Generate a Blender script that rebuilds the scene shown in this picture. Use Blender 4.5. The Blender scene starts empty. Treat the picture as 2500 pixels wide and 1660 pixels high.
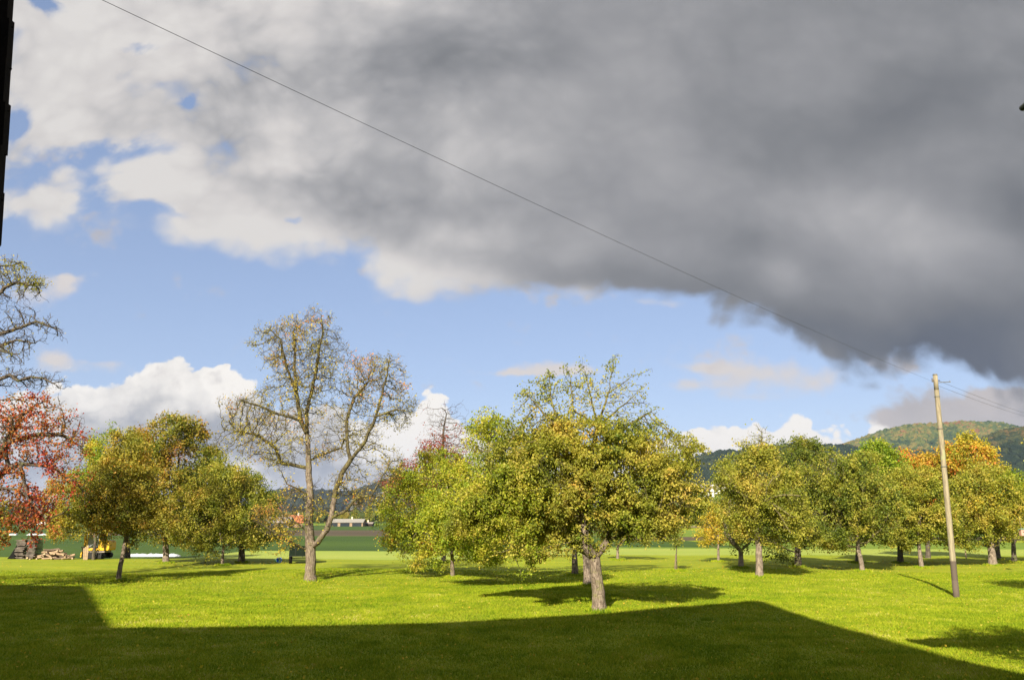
import bpy, math
import numpy as np
from mathutils import Vector

C = bpy.context.scene.collection
R_ = math.radians

# ------------------------------------------------------------------ camera
F, HC, PITCH = 1907.0, 2.8, 13.0           # focal length in photo pixels, eye height, upward pitch
CP, SP = math.cos(R_(PITCH)), math.sin(R_(PITCH))
cam_d = bpy.data.cameras.new('camera'); cam = bpy.data.objects.new('camera', cam_d); C.objects.link(cam)
cam.location = (0, 0, HC); cam.rotation_euler = (R_(90 + PITCH), 0, 0)
cam_d.sensor_width = 36; cam_d.lens = F / 2500 * 36
cam_d.clip_start = 0.1; cam_d.clip_end = 60000
bpy.context.scene.camera = cam

def uw(px, py):                             # direction of a photo pixel as slopes X/Y and Z/Y
    d = py - 830; fw = F * CP + d * SP
    return (px - 1250) / fw, (F * SP - d * CP) / fw
def W(px, py, Y):                           # point at depth Y
    u, w = uw(px, py); return np.array([u * Y, Y, HC + w * Y])
def P(px, py):                              # point on the level ground
    u, w = uw(px, py); Y = -HC / w; return np.array([u * Y, Y, 0.0])

# ------------------------------------------------------------------ sun, exposure
SUN_EL, SUN_AZ = 31.0, 17.0                 # the light travels away from the camera and 17 degrees to the right
EXPO = 1.35
sd = bpy.data.lights.new('sun', 'SUN'); sun = bpy.data.objects.new('sun', sd); C.objects.link(sun)
sd.energy = 5.0; sd.angle = R_(0.45); sd.color = (1.0, 0.90, 0.72)
dv = Vector((math.sin(R_(SUN_AZ)) * math.cos(R_(SUN_EL)), math.cos(R_(SUN_AZ)) * math.cos(R_(SUN_EL)), -math.sin(R_(SUN_EL))))
sun.rotation_euler = dv.to_track_quat('-Z', 'Y').to_euler(); sun.location = (-30, -60, 60)
vs = bpy.context.scene.view_settings
vs.view_transform = 'Standard'; vs.look = 'None'; vs.exposure = EXPO; vs.gamma = 1; vs.use_curve_mapping = False
cy = bpy.context.scene.cycles
cy.max_bounces = 6; cy.diffuse_bounces = 3; cy.transmission_bounces = 3; cy.volume_bounces = 0; cy.glossy_bounces = 2

# ------------------------------------------------------------------ node helpers
class NT:
    def __init__(s, nt): s.nt = nt; s.n = nt.nodes; s.l = nt.links
    def new(s, t, **k):
        n = s.n.new(t)
        for a, b in k.items(): setattr(n, a, b)
        return n
    def put(s, sock, v):
        if v is None: return
        if isinstance(v, bpy.types.NodeSocket): s.l.new(v, sock)
        else: sock.default_value = v
    def m(s, op, a, b=None, c=None, clamp=False):
        n = s.new('ShaderNodeMath', operation=op, use_clamp=clamp)
        for i, v in enumerate((a, b, c)): s.put(n.inputs[i], v)
        return n.outputs[0]
    def vm(s, op, a, b=None, scale=None):
        n = s.new('ShaderNodeVectorMath', operation=op)
        s.put(n.inputs[0], a); s.put(n.inputs[1], b)
        if scale is not None: s.put(n.inputs['Scale'], scale)
        return n.outputs['Value'] if op in ('DOT_PRODUCT', 'LENGTH') else n.outputs[0]
    def comb(s, x, y, z=0.0):
        n = s.new('ShaderNodeCombineXYZ')
        for i, v in enumerate((x, y, z)): s.put(n.inputs[i], v)
        return n.outputs[0]
    def sep(s, v):
        n = s.new('ShaderNodeSeparateXYZ'); s.put(n.inputs[0], v); return n.outputs
    def noise(s, vec, scale, detail=4, rough=.5, dist=0.0, color=False):
        n = s.new('ShaderNodeTexNoise'); s.put(n.inputs['Vector'], vec)
        n.inputs['Scale'].default_value = scale; n.inputs['Detail'].default_value = detail
        n.inputs['Roughness'].default_value = rough; n.inputs['Distortion'].default_value = dist
        return n.outputs[1 if color else 0]
    def ss(s, v, a, b):                                   # smoothstep from a to b
        n = s.new('ShaderNodeMapRange', interpolation_type='SMOOTHSTEP')
        s.put(n.inputs[0], v); s.put(n.inputs[1], a); s.put(n.inputs[2], b); return n.outputs[0]
    def lin(s, v, a, b, c=0.0, d=1.0):
        n = s.new('ShaderNodeMapRange'); s.put(n.inputs[0], v)
        for i, q in enumerate((a, b, c, d)): n.inputs[i + 1].default_value = q
        return n.outputs[0]
    def ramp(s, v, stops, interp='LINEAR'):
        n = s.new('ShaderNodeValToRGB'); s.put(n.inputs[0], v); cr = n.color_ramp; cr.interpolation = interp
        while len(cr.elements) < len(stops): cr.elements.new(0.5)
        for e, (p, c) in zip(cr.elements, stops): e.position = p; e.color = (*c, 1)
        return n.outputs[0]
    def mix(s, f, a, b, mode='MIX'):
        n = s.new('ShaderNodeMix', data_type='RGBA', blend_type=mode)
        s.put(n.inputs[0], f)
        for i, v in ((6, a), (7, b)):
            if isinstance(v, bpy.types.NodeSocket): s.l.new(v, n.inputs[i])
            else: n.inputs[i].default_value = (*v, 1)
        return n.outputs[2]
    def curve(s, v, pts):                                 # pts sorted in 0..1 x 0..1
        n = s.new('ShaderNodeFloatCurve'); s.put(n.inputs['Value'], v)
        cu = n.mapping.curves[0]
        while len(cu.points) < len(pts): cu.points.new(.5, .5)
        for q, (x, y) in zip(cu.points, pts): q.location = (x, y); q.handle_type = 'AUTO_CLAMPED'
        n.mapping.update(); return n.outputs[0]

# ------------------------------------------------------------------ sky: Nishita air with cloud cover
world = bpy.data.worlds.new('World'); bpy.context.scene.world = world; world.use_nodes = True
g = NT(world.node_tree); g.n.clear()
S = 1.0588
BG = 0.06
sk = g.new('ShaderNodeTexSky', sky_type='NISHITA', sun_disc=False, sun_elevation=R_(SUN_EL), sun_rotation=R_(180 + SUN_AZ),
           air_density=1.0, dust_density=0.2, ozone_density=1.6, altitude=450)
tc = g.new('ShaderNodeTexCoord')
x, y, z = g.sep(tc.outputs['Generated'])
yy = g.m('MAXIMUM', y, 0.12)
u, w = g.m('DIVIDE', x, yy), g.m('DIVIDE', z, yy)
p = g.comb(u, w)
def warp(pv, scale, amp, detail=5, rough=.55, off=0.0):
    nz = g.noise(g.vm('ADD', pv, (off, off * .7, off * .3)), scale, detail, rough, color=True)
    return g.vm('ADD', pv, g.vm('MULTIPLY', g.vm('SUBTRACT', nz, (.5, .5, .5)), (amp, amp * .8, 0)))
pA = warp(p, 4.0, .11, 3, .5)                       # big rolling warp
pB = warp(pA, 13.0, .075, 6, .62, 3.1)               # puffs
pL = warp(warp(p, 14.0, .030, 4, .55, 11.0), 42.0, .016, 5, .6, 5.0)              # crisp small heaps near the horizon
def dpt(px, py): return uw(px * S, py * S)
def ecurve(us, pts):
    q = [((dpt(a, b)[0] + .8) / 1.6, dpt(a, b)[1]) for a, b in pts]
    return g.curve(g.m('MULTIPLY_ADD', us, 1 / 1.6, .5, clamp=True), q)
def blobs(pv, lst):                                 # sum of soft ellipses (px, py, rx, ry, weight, degrees)
    tot = None
    for b in lst:
        px, py, rx, ry, wt = b[:5]; ang = b[5] if len(b) > 5 else 0
        uu, ww = dpt(px, py)
        mp = g.new('ShaderNodeMapping', vector_type='TEXTURE'); g.put(mp.inputs[0], pv)
        mp.inputs['Location'].default_value = (uu, ww, 0); mp.inputs['Rotation'].default_value = (0, 0, R_(ang))
        mp.inputs['Scale'].default_value = (rx * S / 1850, ry * S / 1850, 1)
        d2 = g.vm('DOT_PRODUCT', mp.outputs[0], mp.outputs[0])
        e = g.m('POWER', 2.71828, g.m('MULTIPLY', d2, -1.0))
        tot = g.m('MULTIPLY', e, wt) if tot is None else g.m('MULTIPLY_ADD', e, wt, tot)
    return tot
uB, wB, _ = g.sep(pB); uA, wA, _ = g.sep(pA)
fbm = g.noise(g.vm('MULTIPLY', pA, (1, 1.35, 1)), 4.5, 7, .47, .25)
fbm2 = g.noise(g.vm('ADD', g.vm('MULTIPLY', pB, (1, 1.3, 1)), (4, 9, 2)), 10, 8, .6, .2)
bil = g.m('ABSOLUTE', g.m('SUBTRACT', g.noise(g.vm('MULTIPLY', pB, (1, 1.25, 1)), 7.5, 7, .55), .5))      # billows: soft lobes with creases between them
nf = g.m('SUBTRACT', fbm, .5); nf2 = g.m('SUBTRACT', fbm2, .5); nb = g.m('SUBTRACT', bil, .085)

def vor(pv, scale, off=0.0):                        # rounded heaps: 0 in the middle of a heap, ~.7 in the creases
    n = g.new('ShaderNodeTexVoronoi', feature='SMOOTH_F1', voronoi_dimensions='2D', normalize=True); g.put(n.inputs['Vector'], g.vm('ADD', g.vm('MULTIPLY', pv, (1, 1.2, 1)), (off, off, off)))
    n.inputs['Scale'].default_value = scale; n.inputs['Smoothness'].default_value = .35; n.inputs['Detail'].default_value = 2.0; n.inputs['Roughness'].default_value = .55
    n.inputs['Lacunarity'].default_value = 2.6; return n.outputs['Distance']
VM = .28
vA = g.m('SUBTRACT', vor(pA, 5.5), VM); vL = g.m('SUBTRACT', vor(pL, 11.0, 3.0), VM)
# main deck of cloud
e1 = ecurve(uB, [(-200, 560), (0, 562), (130, 556), (240, 530), (350, 535), (450, 590), (600, 606), (760, 625), (900, 672),
                 (1100, 700), (1340, 700), (1540, 712), (1680, 765), (1820, 815), (1920, 860), (2040, 835), (2150, 835), (2220, 860), (2361, 893), (2600, 900)])
s1 = g.m('SUBTRACT', g.m('SUBTRACT', wB, e1), g.m('MULTIPLY', vA, .14))
m1 = g.ss(s1, -.012, g.m('ADD', g.lin(uB, -.65, .1, .045, .026), 0.0))
hole = blobs(pB, [(112, 10, 75, 34, 1.2, -10), (38, 262, 44, 40, 1.15), (320, 92, 75, 24, .85), (428, 238, 30, 20, .8, 40),
                  (290, 350, 150, 38, .85), (105, 385, 70, 70, .8), (225, 450, 55, 100, .95, 12), (60, 470, 90, 60, .65), (420, 480, 160, 60, .30),
                  (350, 510, 80, 26, .6), (560, 40, 30, 30, .0), (640, 515, 30, 20, .7), (930, 590, 60, 26, .45), (1180, 640, 60, 22, .6),
                  (20, 545, 120, 26, .8), (2070, 850, 60, 30, .0)])
hm = g.ss(g.m('ADD', g.m('MULTIPLY_ADD', nf2, 1.3, hole), g.m('MULTIPLY_ADD', vA, 2.4, g.lin(uB, -.38, -.12, 0, -.75))), .22, .85)
m1 = g.m('MULTIPLY', m1, g.m('SUBTRACT', 1.0, hm))
K = g.curve(g.m('MULTIPLY_ADD', g.m('MULTIPLY_ADD', wA, .10, uA), 1 / 1.6, .45, clamp=True),
            [(0, .11), (.20, .13), (.28, .17), (.34, .26), (.40, .36), (.50, .43), (.62, .49), (.74, .52), (.85, .56), (1, .58)])
dk = blobs(pA, [(640, 365, 70, 50, -.16), (330, 400, 120, 60, -.10), (150, 150, 160, 90, -.10), (420, 130, 220, 90, -.05),
                (300, 260, 150, 45, .10), (560, 430, 110, 40, .07), (330, 500, 160, 30, .02),
                (900, 620, 120, 50, -.25), (1050, 650, 150, 45, -.20), (700, 545, 160, 50, -.12), (1340, 683, 60, 25, -.3),
                (1040, 545, 90, 30, -.10), (1130, 330, 160, 70, -.10), (1250, 360, 110, 60, -.08), (1010, 130, 110, 90, .08), (1280, 130, 140, 80, .08),
                (1380, 640, 200, 50, .20), (1600, 690, 150, 50, .20), (1700, 560, 80, 60, .14), (1500, 520, 160, 60, .04),
                (1850, 760, 160, 55, .26), (1960, 850, 70, 50, .26), (2260, 770, 210, 80, .40), (2280, 855, 120, 50, .32), (2060, 800, 130, 40, .16), (2330, 500, 60, 90, .20),
                (1950, 470, 190, 80, -.16), (2180, 560, 150, 70, -.20), (1800, 640, 60, 50, -.12), (2080, 250, 280, 100, .22, 18), (2300, 60, 120, 80, -.04),
                (1750, 120, 160, 90, .02), (1500, 300, 110, 120, -.05), (2100, 110, 120, 50, -.03), (1250, 60, 110, 50, .02)])
dk = g.m('ADD', dk, g.m('MULTIPLY', g.lin(uA, -.35, .15, 1.0, .30), g.m('MULTIPLY_ADD', nf, .78, g.m('MULTIPLY_ADD', nf2, .16, g.m('MULTIPLY_ADD', nb, -.55, g.m('MULTIPLY', vA, .85))))))
rim = g.m('MULTIPLY', g.ss(s1, .07, .0), g.lin(uA, -.1, .32, -.14, .03))
K = g.m('ADD', g.m('ADD', K, dk), rim, clamp=True)
RAMP = [(0, (.74, .71, .68)), (.12, (.66, .63, .61)), (.25, (.53, .515, .51)), (.38, (.40, .395, .40)), (.5, (.305, .305, .315)),
        (.62, (.228, .232, .242)), (.75, (.175, .180, .192)), (.88, (.130, .140, .160)), (1, (.098, .110, .138))]
c1 = g.ramp(K, RAMP)
# low banks of cumulus
e2 = ecurve(g.sep(pL)[0], [(-300, 900), (0, 905), (70, 890), (150, 880), (290, 862), (360, 845), (430, 838), (560, 862), (640, 890), (760, 900), (870, 955),
                 (930, 945), (965, 922), (1030, 930), (1070, 975), (1200, 1020), (1350, 1045), (1560, 1000), (1620, 988), (1660, 968), (1710, 984),
                 (1760, 982), (1830, 970), (1920, 990), (2050, 972), (2300, 990), (2600, 975)])
s2 = g.m('SUBTRACT', g.m('SUBTRACT', e2, g.sep(pL)[1]), g.m('MULTIPLY', vL, .11))
m2 = g.ss(s2, -.001, .007)
m2 = g.m('MULTIPLY', m2, g.m('SUBTRACT', 1.0, g.ss(g.m('MULTIPLY_ADD', nf2, 1.3, blobs(pL, [(1250, 1060, 100, 40, .55), (700, 870, 50, 30, .5), (60, 905, 60, 12, .5)])), .45, .8)))
bl2 = g.m('ABSOLUTE', g.m('SUBTRACT', g.noise(g.vm('MULTIPLY', pL, (1, 1.4, 1)), 22, 5, .5), .5)); nL = g.m('SUBTRACT', .08, bl2)
K2 = g.m('ADD', g.lin(s2, .0, .12, .0, .20), blobs(pA, [(300, 985, 240, 45, .20), (400, 1040, 160, 35, .14), (60, 1050, 120, 60, .10), (700, 1050, 150, 60, .20),
        (560, 1090, 90, 30, -.25), (960, 1000, 110, 60, -.25), (1000, 1100, 100, 25, .18), (1660, 1030, 160, 45, -.22), (1850, 1010, 120, 35, -.18), (250, 910, 200, 40, .10), (500, 890, 120, 25, -.10)]))
K2 = g.m('ADD', K2, g.m('MULTIPLY_ADD', nf, .5, g.m('MULTIPLY_ADD', nL, .5, g.m('MULTIPLY_ADD', nb, -.5, g.m('MULTIPLY', vL, .8)))), clamp=True)
c2 = g.ramp(K2, [(0, (1.02, .97, .90)), (.12, (.88, .84, .79)), (.25, (.66, .64, .62)), (.42, (.41, .42, .45)), (.7, (.27, .29, .33)), (1, (.2, .22, .27))])
# right bank under the deck, and wisps
wl = blobs(pL, [(2260, 950, 210, 48, 1.0, -5), (2120, 985, 140, 26, .8, -10), (2070, 835, 70, 30, .7), (2330, 935, 110, 40, .7)])
m3 = g.ss(g.m('ADD', g.m('MULTIPLY_ADD', nf2, 1.3, wl), g.m('MULTIPLY', vL, -1.6)), .20, .75)
c3 = g.ramp(g.m('MULTIPLY_ADD', nf, 1.4, .42, clamp=True), [(.2, (.62, .56, .53)), (.75, (.36, .36, .39))])
wl4 = blobs(pL, [(1270, 852, 100, 20, 1.0), (1180, 862, 60, 7, .8), (1330, 858, 60, 9, .7), (1810, 868, 140, 38, 1.0, -3), (1640, 850, 60, 12, .5), (1600, 890, 70, 14, .6),
                 (150, 660, 42, 22, .85), (100, 680, 70, 25, .6), (155, 642, 60, 14, .55), (125, 822, 42, 22, 1.0), (230, 835, 60, 9, .6), (180, 850, 120, 12, .4), (1720, 915, 90, 14, .4),
                 (1500, 700, 70, 14, .5)])
m4 = g.m('MULTIPLY', g.ss(g.m('ADD', g.m('MULTIPLY_ADD', nf2, 1.5, wl4), g.m('MULTIPLY', vL, -1.2)), .12, .95), .95)
c4 = (.74, .68, .64)
kx = 1.0 / (2 ** EXPO) / BG
# clear air: Nishita, a little lifted and desaturated by thin high haze
gm = g.new('ShaderNodeGamma'); g.put(gm.inputs[0], sk.outputs[0]); gm.inputs[1].default_value = .55
air = g.vm('MULTIPLY', gm.outputs[0], (1.52, 1.62, 1.95))
sky_s = g.new('ShaderNodeHueSaturation'); g.put(sky_s.inputs['Color'], air); sky_s.inputs['Saturation'].default_value = 1.0; sky_s.inputs['Value'].default_value = 1.0
clouds = lambda c: g.vm('SCALE', c, scale=kx)
base = sky_s.outputs[0]
base = g.mix(m2, base, clouds(c2))
base = g.mix(m4, base, tuple(v * kx for v in c4))
base = g.mix(m3, base, clouds(c3))
base = g.mix(m1, base, clouds(c1))
behind = g.ss(y, .10, -.25)  # unseen bright cloud added behind the view to lift the shaded areas
base = g.mix(behind, base, g.mix(g.ss(g.noise(tc.outputs['Generated'], 2.2, 6, .6), .45, .62), sky_s.outputs[0], tuple(v * kx for v in (1.15, 1.1, 1.02))))
below = g.ss(z, -.02, -.10)
base = g.mix(below, base, (.8, .9, .6))
bgn = g.new('ShaderNodeBackground'); g.put(bgn.inputs[0], base); bgn.inputs[1].default_value = BG
wo = g.new('ShaderNodeOutputWorld'); g.l.new(bgn.outputs[0], wo.inputs[0])
world.cycles.sampling_method = 'MANUAL'; world.cycles.sample_map_resolution = 512

# ------------------------------------------------------------------ mesh helpers
def link(o, parent=None):
    C.objects.link(o)
    if parent is not None: o.parent = parent
    return o
def npmesh(name, V, faces_list, mat, parent=None, attrs=None, smooth=False, loc=None):
    """faces_list: list of (n,k) int arrays. attrs: {name: per-face float array}"""
    V = np.asarray(V, dtype=np.float32)
    if parent is not None and loc is None: loc = np.array(parent.location)
    if loc is not None: V = V - np.asarray(loc, dtype=np.float32)
    me = bpy.data.meshes.new(name)
    tot = sum(len(f) for f in faces_list)
    loops = np.concatenate([np.asarray(f, dtype=np.int32).ravel() for f in faces_list])
    sizes = np.concatenate([np.full(len(f), f.shape[1], dtype=np.int32) for f in faces_list])
    starts = np.concatenate([[0], np.cumsum(sizes)[:-1]]).astype(np.int32)
    me.vertices.add(len(V)); me.vertices.foreach_set('co', V.ravel())
    me.loops.add(len(loops)); me.loops.foreach_set('vertex_index', loops)
    me.polygons.add(tot); me.polygons.foreach_set('loop_start', starts)
    me.update(calc_edges=True)
    me.polygons.foreach_set('use_smooth', np.full(tot, smooth))
    if attrs:
        for k, a in attrs.items():
            at = me.attributes.new(k, 'FLOAT', 'FACE'); at.data.foreach_set('value', np.asarray(a, dtype=np.float32))
    me.materials.append(mat)
    o = bpy.data.objects.new(name, me); link(o, parent)
    if parent is None and loc is not None: o.location = loc
    return o
class MB:                                     # boxes, tubes and plates collected into one mesh
    def __init__(s): s.v = []; s.q = []; s.t = []
    def n(s): return len(s.v)
    def box(s, c, size, rz=0.0, rx=0.0, ry=0.0):
        from mathutils import Euler
        e = Euler((rx, ry, rz)).to_matrix(); b = s.n(); h = [q / 2 for q in size]
        for sx in (-1, 1):
            for sy in (-1, 1):
                for sz in (-1, 1):
                    s.v.append(tuple(e @ Vector((sx * h[0], sy * h[1], sz * h[2])) + Vector(c)))
        for f in ((0, 1, 3, 2), (4, 6, 7, 5), (0, 4, 5, 1), (2, 3, 7, 6), (0, 2, 6, 4), (1, 5, 7, 3)): s.q.append(tuple(b + i for i in f))
        return s
    def prism(s, poly, y0, y1, place=lambda a: a):        # polygon in (x, z) pulled along y
        b = s.n(); k = len(poly)
        for yy_ in (y0, y1):
            for (x_, z_) in poly: s.v.append(tuple(place((x_, yy_, z_))))
        s.ng = getattr(s, 'ng', []); s.ng.append(tuple(b + i for i in range(k))); s.ng.append(tuple(b + k + i for i in reversed(range(k))))
        for i in range(k):
            j = (i + 1) % k; s.q.append((b + j, b + i, b + k + i, b + k + j))
        return s
    def tube(s, a, b_, r0, r1=None, k=10, caps=True):
        r1 = r0 if r1 is None else r1
        a, b_ = Vector(a), Vector(b_); d = (b_ - a).normalized()
        t = Vector((0, 0, 1)) if abs(d.z) < .9 else Vector((1, 0, 0)); e1_ = d.cross(t).normalized(); e2_ = d.cross(e1_)
        b = s.n()
        for cpt, r in ((a, r0), (b_, r1)):
            for i in range(k):
                an = 2 * math.pi * i / k; s.v.append(tuple(cpt + (e1_ * math.cos(an) + e2_ * math.sin(an)) * r))
        for i in range(k):
            j = (i + 1) % k; s.q.append((b + i, b + k + i, b + k + j, b + j))
        if caps:
            s.ng = getattr(s, 'ng', []); s.ng.append(tuple(b + i for i in range(k))); s.ng.append(tuple(b + k + i for i in reversed(range(k))))
        return s
    def build(s, name, mat, parent=None, bevel=0.0, smooth=False):
        me = bpy.data.meshes.new(name); me.from_pydata(s.v, [], s.q + s.t + getattr(s, 'ng', [])); me.update()
        if smooth: me.polygons.foreach_set('use_smooth', np.full(len(me.polygons), True))
        me.materials.append(mat); o = bpy.data.objects.new(name, me); link(o, parent)
        if bevel:
            bv = o.modifiers.new('bevel', 'BEVEL'); bv.width = bevel; bv.segments = 2; bv.limit_method = 'ANGLE'
        return o
def tag(o, label=None, cat=None, group=None, kind=None):
    for k, v in (('label', label), ('category', cat), ('group', group), ('kind', kind)):
        if v: o[k] = v
    return o
def empty(name, loc, label, cat, group=None, rz=0.0):
    o = bpy.data.objects.new(name, None); C.objects.link(o); o.location = tuple(loc); o.rotation_euler = (0, 0, rz)
    o.empty_display_size = .3
    return tag(o, label, cat, group)

# ------------------------------------------------------------------ materials
def mat(name, build):
    m_ = bpy.data.materials.new(name); m_.use_nodes = True; t = NT(m_.node_tree); t.n.clear()
    out = t.new('ShaderNodeOutputMaterial'); t.l.new(build(t), out.inputs[0]); return m_
def pbr(t, col, rough=.7, bump=None, bstr=.3, bdist=.02, metal=0.0, spec=.5):
    b = t.new('ShaderNodeBsdfPrincipled')
    if isinstance(col, bpy.types.NodeSocket): t.l.new(col, b.inputs['Base Color'])
    else: b.inputs['Base Color'].default_value = (*col, 1)
    t.put(b.inputs['Roughness'], rough); b.inputs['Metallic'].default_value = metal
    b.inputs['Specular IOR Level'].default_value = spec
    if bump is not None:
        bn = t.new('ShaderNodeBump'); bn.inputs['Strength'].default_value = bstr; bn.inputs['Distance'].default_value = bdist
        t.l.new(bump, bn.inputs['Height']); t.l.new(bn.outputs[0], b.inputs['Normal'])
    return b.outputs[0]
def plain(name, col, rough=.6, var=.25, scale=6.0, metal=0.0, bstr=.15):
    def f(t):
        geo = t.new('ShaderNodeTexCoord').outputs['Object']
        n = t.noise(geo, scale, 6, .6); n2 = t.noise(geo, scale * 7, 4, .6)
        k = t.m('ADD', t.lin(n, .3, .7, 1 - var, 1 + var), t.lin(n2, .3, .7, -var * .3, var * .3))
        return pbr(t, t.vm('SCALE', col, scale=k), rough, n2, bstr, .01, metal, spec=.5 if rough < .5 else .12)
    return mat(name, f)
def attr(t, name):
    a = t.new('ShaderNodeAttribute'); a.attribute_name = name; return a.outputs['Fac']
def leaf_mat(name, stops, scale=.8, jit=.17, trans=.42):
    """leaf colour: clumps from low noise plus a per-leaf step; stops run 0..1"""
    def f(t):
        pos = t.new('ShaderNodeNewGeometry').outputs['Position']
        n = t.noise(pos, scale, 3, .6)
        v = t.m('ADD', t.lin(n, .28, .72, 0, 1), t.lin(attr(t, 'tint'), 0, 1, -jit, jit), clamp=True)
        col = t.ramp(v, stops)
        hv = t.lin(attr(t, 'tone'), 0, 1, .74, 1.26)
        col = t.vm('MULTIPLY', t.vm('SCALE', col, scale=hv), (1.09, 1.04, .95))
        d = t.new('ShaderNodeBsdfPrincipled'); t.l.new(col, d.inputs['Base Color']); d.inputs['Roughness'].default_value = .55; d.inputs['Specular IOR Level'].default_value = .35
        tr = t.new('ShaderNodeBsdfTranslucent'); t.l.new(t.vm('MULTIPLY', col, (1.1, 1.15, .5)), tr.inputs[0])
        mx = t.new('ShaderNodeMixShader'); mx.inputs[0].default_value = trans
        t.l.new(d.outputs[0], mx.inputs[1]); t.l.new(tr.outputs[0], mx.inputs[2]); return mx.outputs[0]
    return mat(name, f)
def bark_mat(name, a, b, moss=None):
    def f(t):
        pos = t.new('ShaderNodeNewGeometry').outputs['Position']
        st = t.vm('MULTIPLY', pos, (1, 1, .28))
        n = t.noise(st, 16, 6, .65, .4); n3 = t.noise(pos, 3.0, 4, .6)
        col = t.mix(t.ss(n, .38, .62), b, a)
        col = t.mix(t.ss(n3, .52, .68), col, moss if moss else a)
        v = t.new('ShaderNodeTexVoronoi'); v.feature = 'DISTANCE_TO_EDGE'; t.put(v.inputs['Vector'], st); v.inputs['Scale'].default_value = 14
        h = t.m('ADD', t.m('MULTIPLY', t.ss(v.outputs[0], 0, .12), .6), n)
        return pbr(t, col, .9, h, .9, .03, spec=.2)
    return mat(name, f)
BARK = bark_mat('bark_grey', (.23, .185, .14), (.10, .075, .055), (.16, .145, .07))
BARKP = bark_mat('bark_pale', (.25, .20, .155), (.12, .092, .07))
BARKD = bark_mat('bark_dark', (.13, .105, .08), (.05, .04, .032), (.10, .105, .04))
BARKM = bark_mat('bark_mossy', (.13, .11, .05), (.045, .036, .024), (.19, .17, .05))
BARKL = bark_mat('bark_lichen', (.19, .165, .075), (.08, .065, .035), (.20, .19, .05))

GRN, LIM, OLV, YEL, ORG, RED, CRM, BRN = (.10, .18, .010), (.26, .33, .018), (.24, .24, .028), (.46, .36, .03), (.36, .165, .025), (.28, .045, .03), (.14, .02, .03), (.17, .095, .03)
DGR = (.038, .070, .010); PAL = (.27, .25, .05)
LM = dict(
    green=leaf_mat('leaf_fresh_green', [(0, (.07, .12, .01)), (.2, (.13, .21, .012)), (.55, LIM), (.85, (.36, .34, .06)), (1, YEL)]),
    lime=leaf_mat('leaf_lime', [(0, (.12, .19, .012)), (.3, (.20, .27, .016)), (.65, (.32, .33, .025)), (1, (.46, .38, .06))], 1.0),
    dusk=leaf_mat('leaf_deep_olive', [(0, (.05, .08, .01)), (.4, (.10, .14, .014)), (.8, (.19, .20, .025)), (1, (.30, .26, .04))]),
    golden=leaf_mat('leaf_olive_gold', [(0, (.06, .10, .01)), (.25, (.16, .19, .018)), (.5, (.26, .27, .03)), (.82, (.39, .34, .06)), (1, (.48, .33, .07))]),
    olive=leaf_mat('leaf_olive', [(0, (.05, .085, .01)), (.3, (.12, .16, .016)), (.65, (.24, .25, .03)), (1, (.38, .32, .06))]),
    sparse=leaf_mat('leaf_autumn_pear', [(0, (.22, .21, .03)), (.45, (.40, .35, .05)), (.75, (.42, .28, .05)), (.92, (.46, .20, .06)), (1, (.42, .13, .06))], .5),
    red=leaf_mat('leaf_red', [(0, (.14, .12, .02)), (.3, (.34, .17, .03)), (.55, (.40, .10, .03)), (.82, (.34, .035, .025)), (1, (.16, .022, .03))], .9, .3),
    rust=leaf_mat('leaf_rust_olive', [(0, (.09, .13, .014)), (.35, (.21, .21, .025)), (.72, (.34, .28, .04)), (1, (.42, .22, .04))], .7),
    cherry=leaf_mat('leaf_cherry', [(0, (.06, .09, .01)), (.35, (.13, .16, .015)), (.62, (.25, .21, .025)), (.85, (.34, .19, .03)), (1, (.36, .13, .04))], .45),
    yellow=leaf_mat('leaf_yellow', [(0, (.17, .20, .018)), (.35, (.30, .28, .025)), (.72, (.44, .34, .035)), (1, (.48, .28, .03))], .7),
    orange=leaf_mat('leaf_orange', [(0, (.22, .20, .025)), (.35, (.42, .28, .03)), (.65, (.52, .22, .04)), (1, (.54, .12, .045))], .6),
    bright=leaf_mat('leaf_maple_green', [(0, GRN), (.4, (.17, .25, .014)), (.8, (.31, .32, .025)), (1, (.44, .34, .04))], .5),
    crimson=leaf_mat('leaf_crimson', [(0, (.13, .12, .02)), (.3, (.22, .07, .03)), (1, (.26, .025, .03))], 1.2),
)

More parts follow.
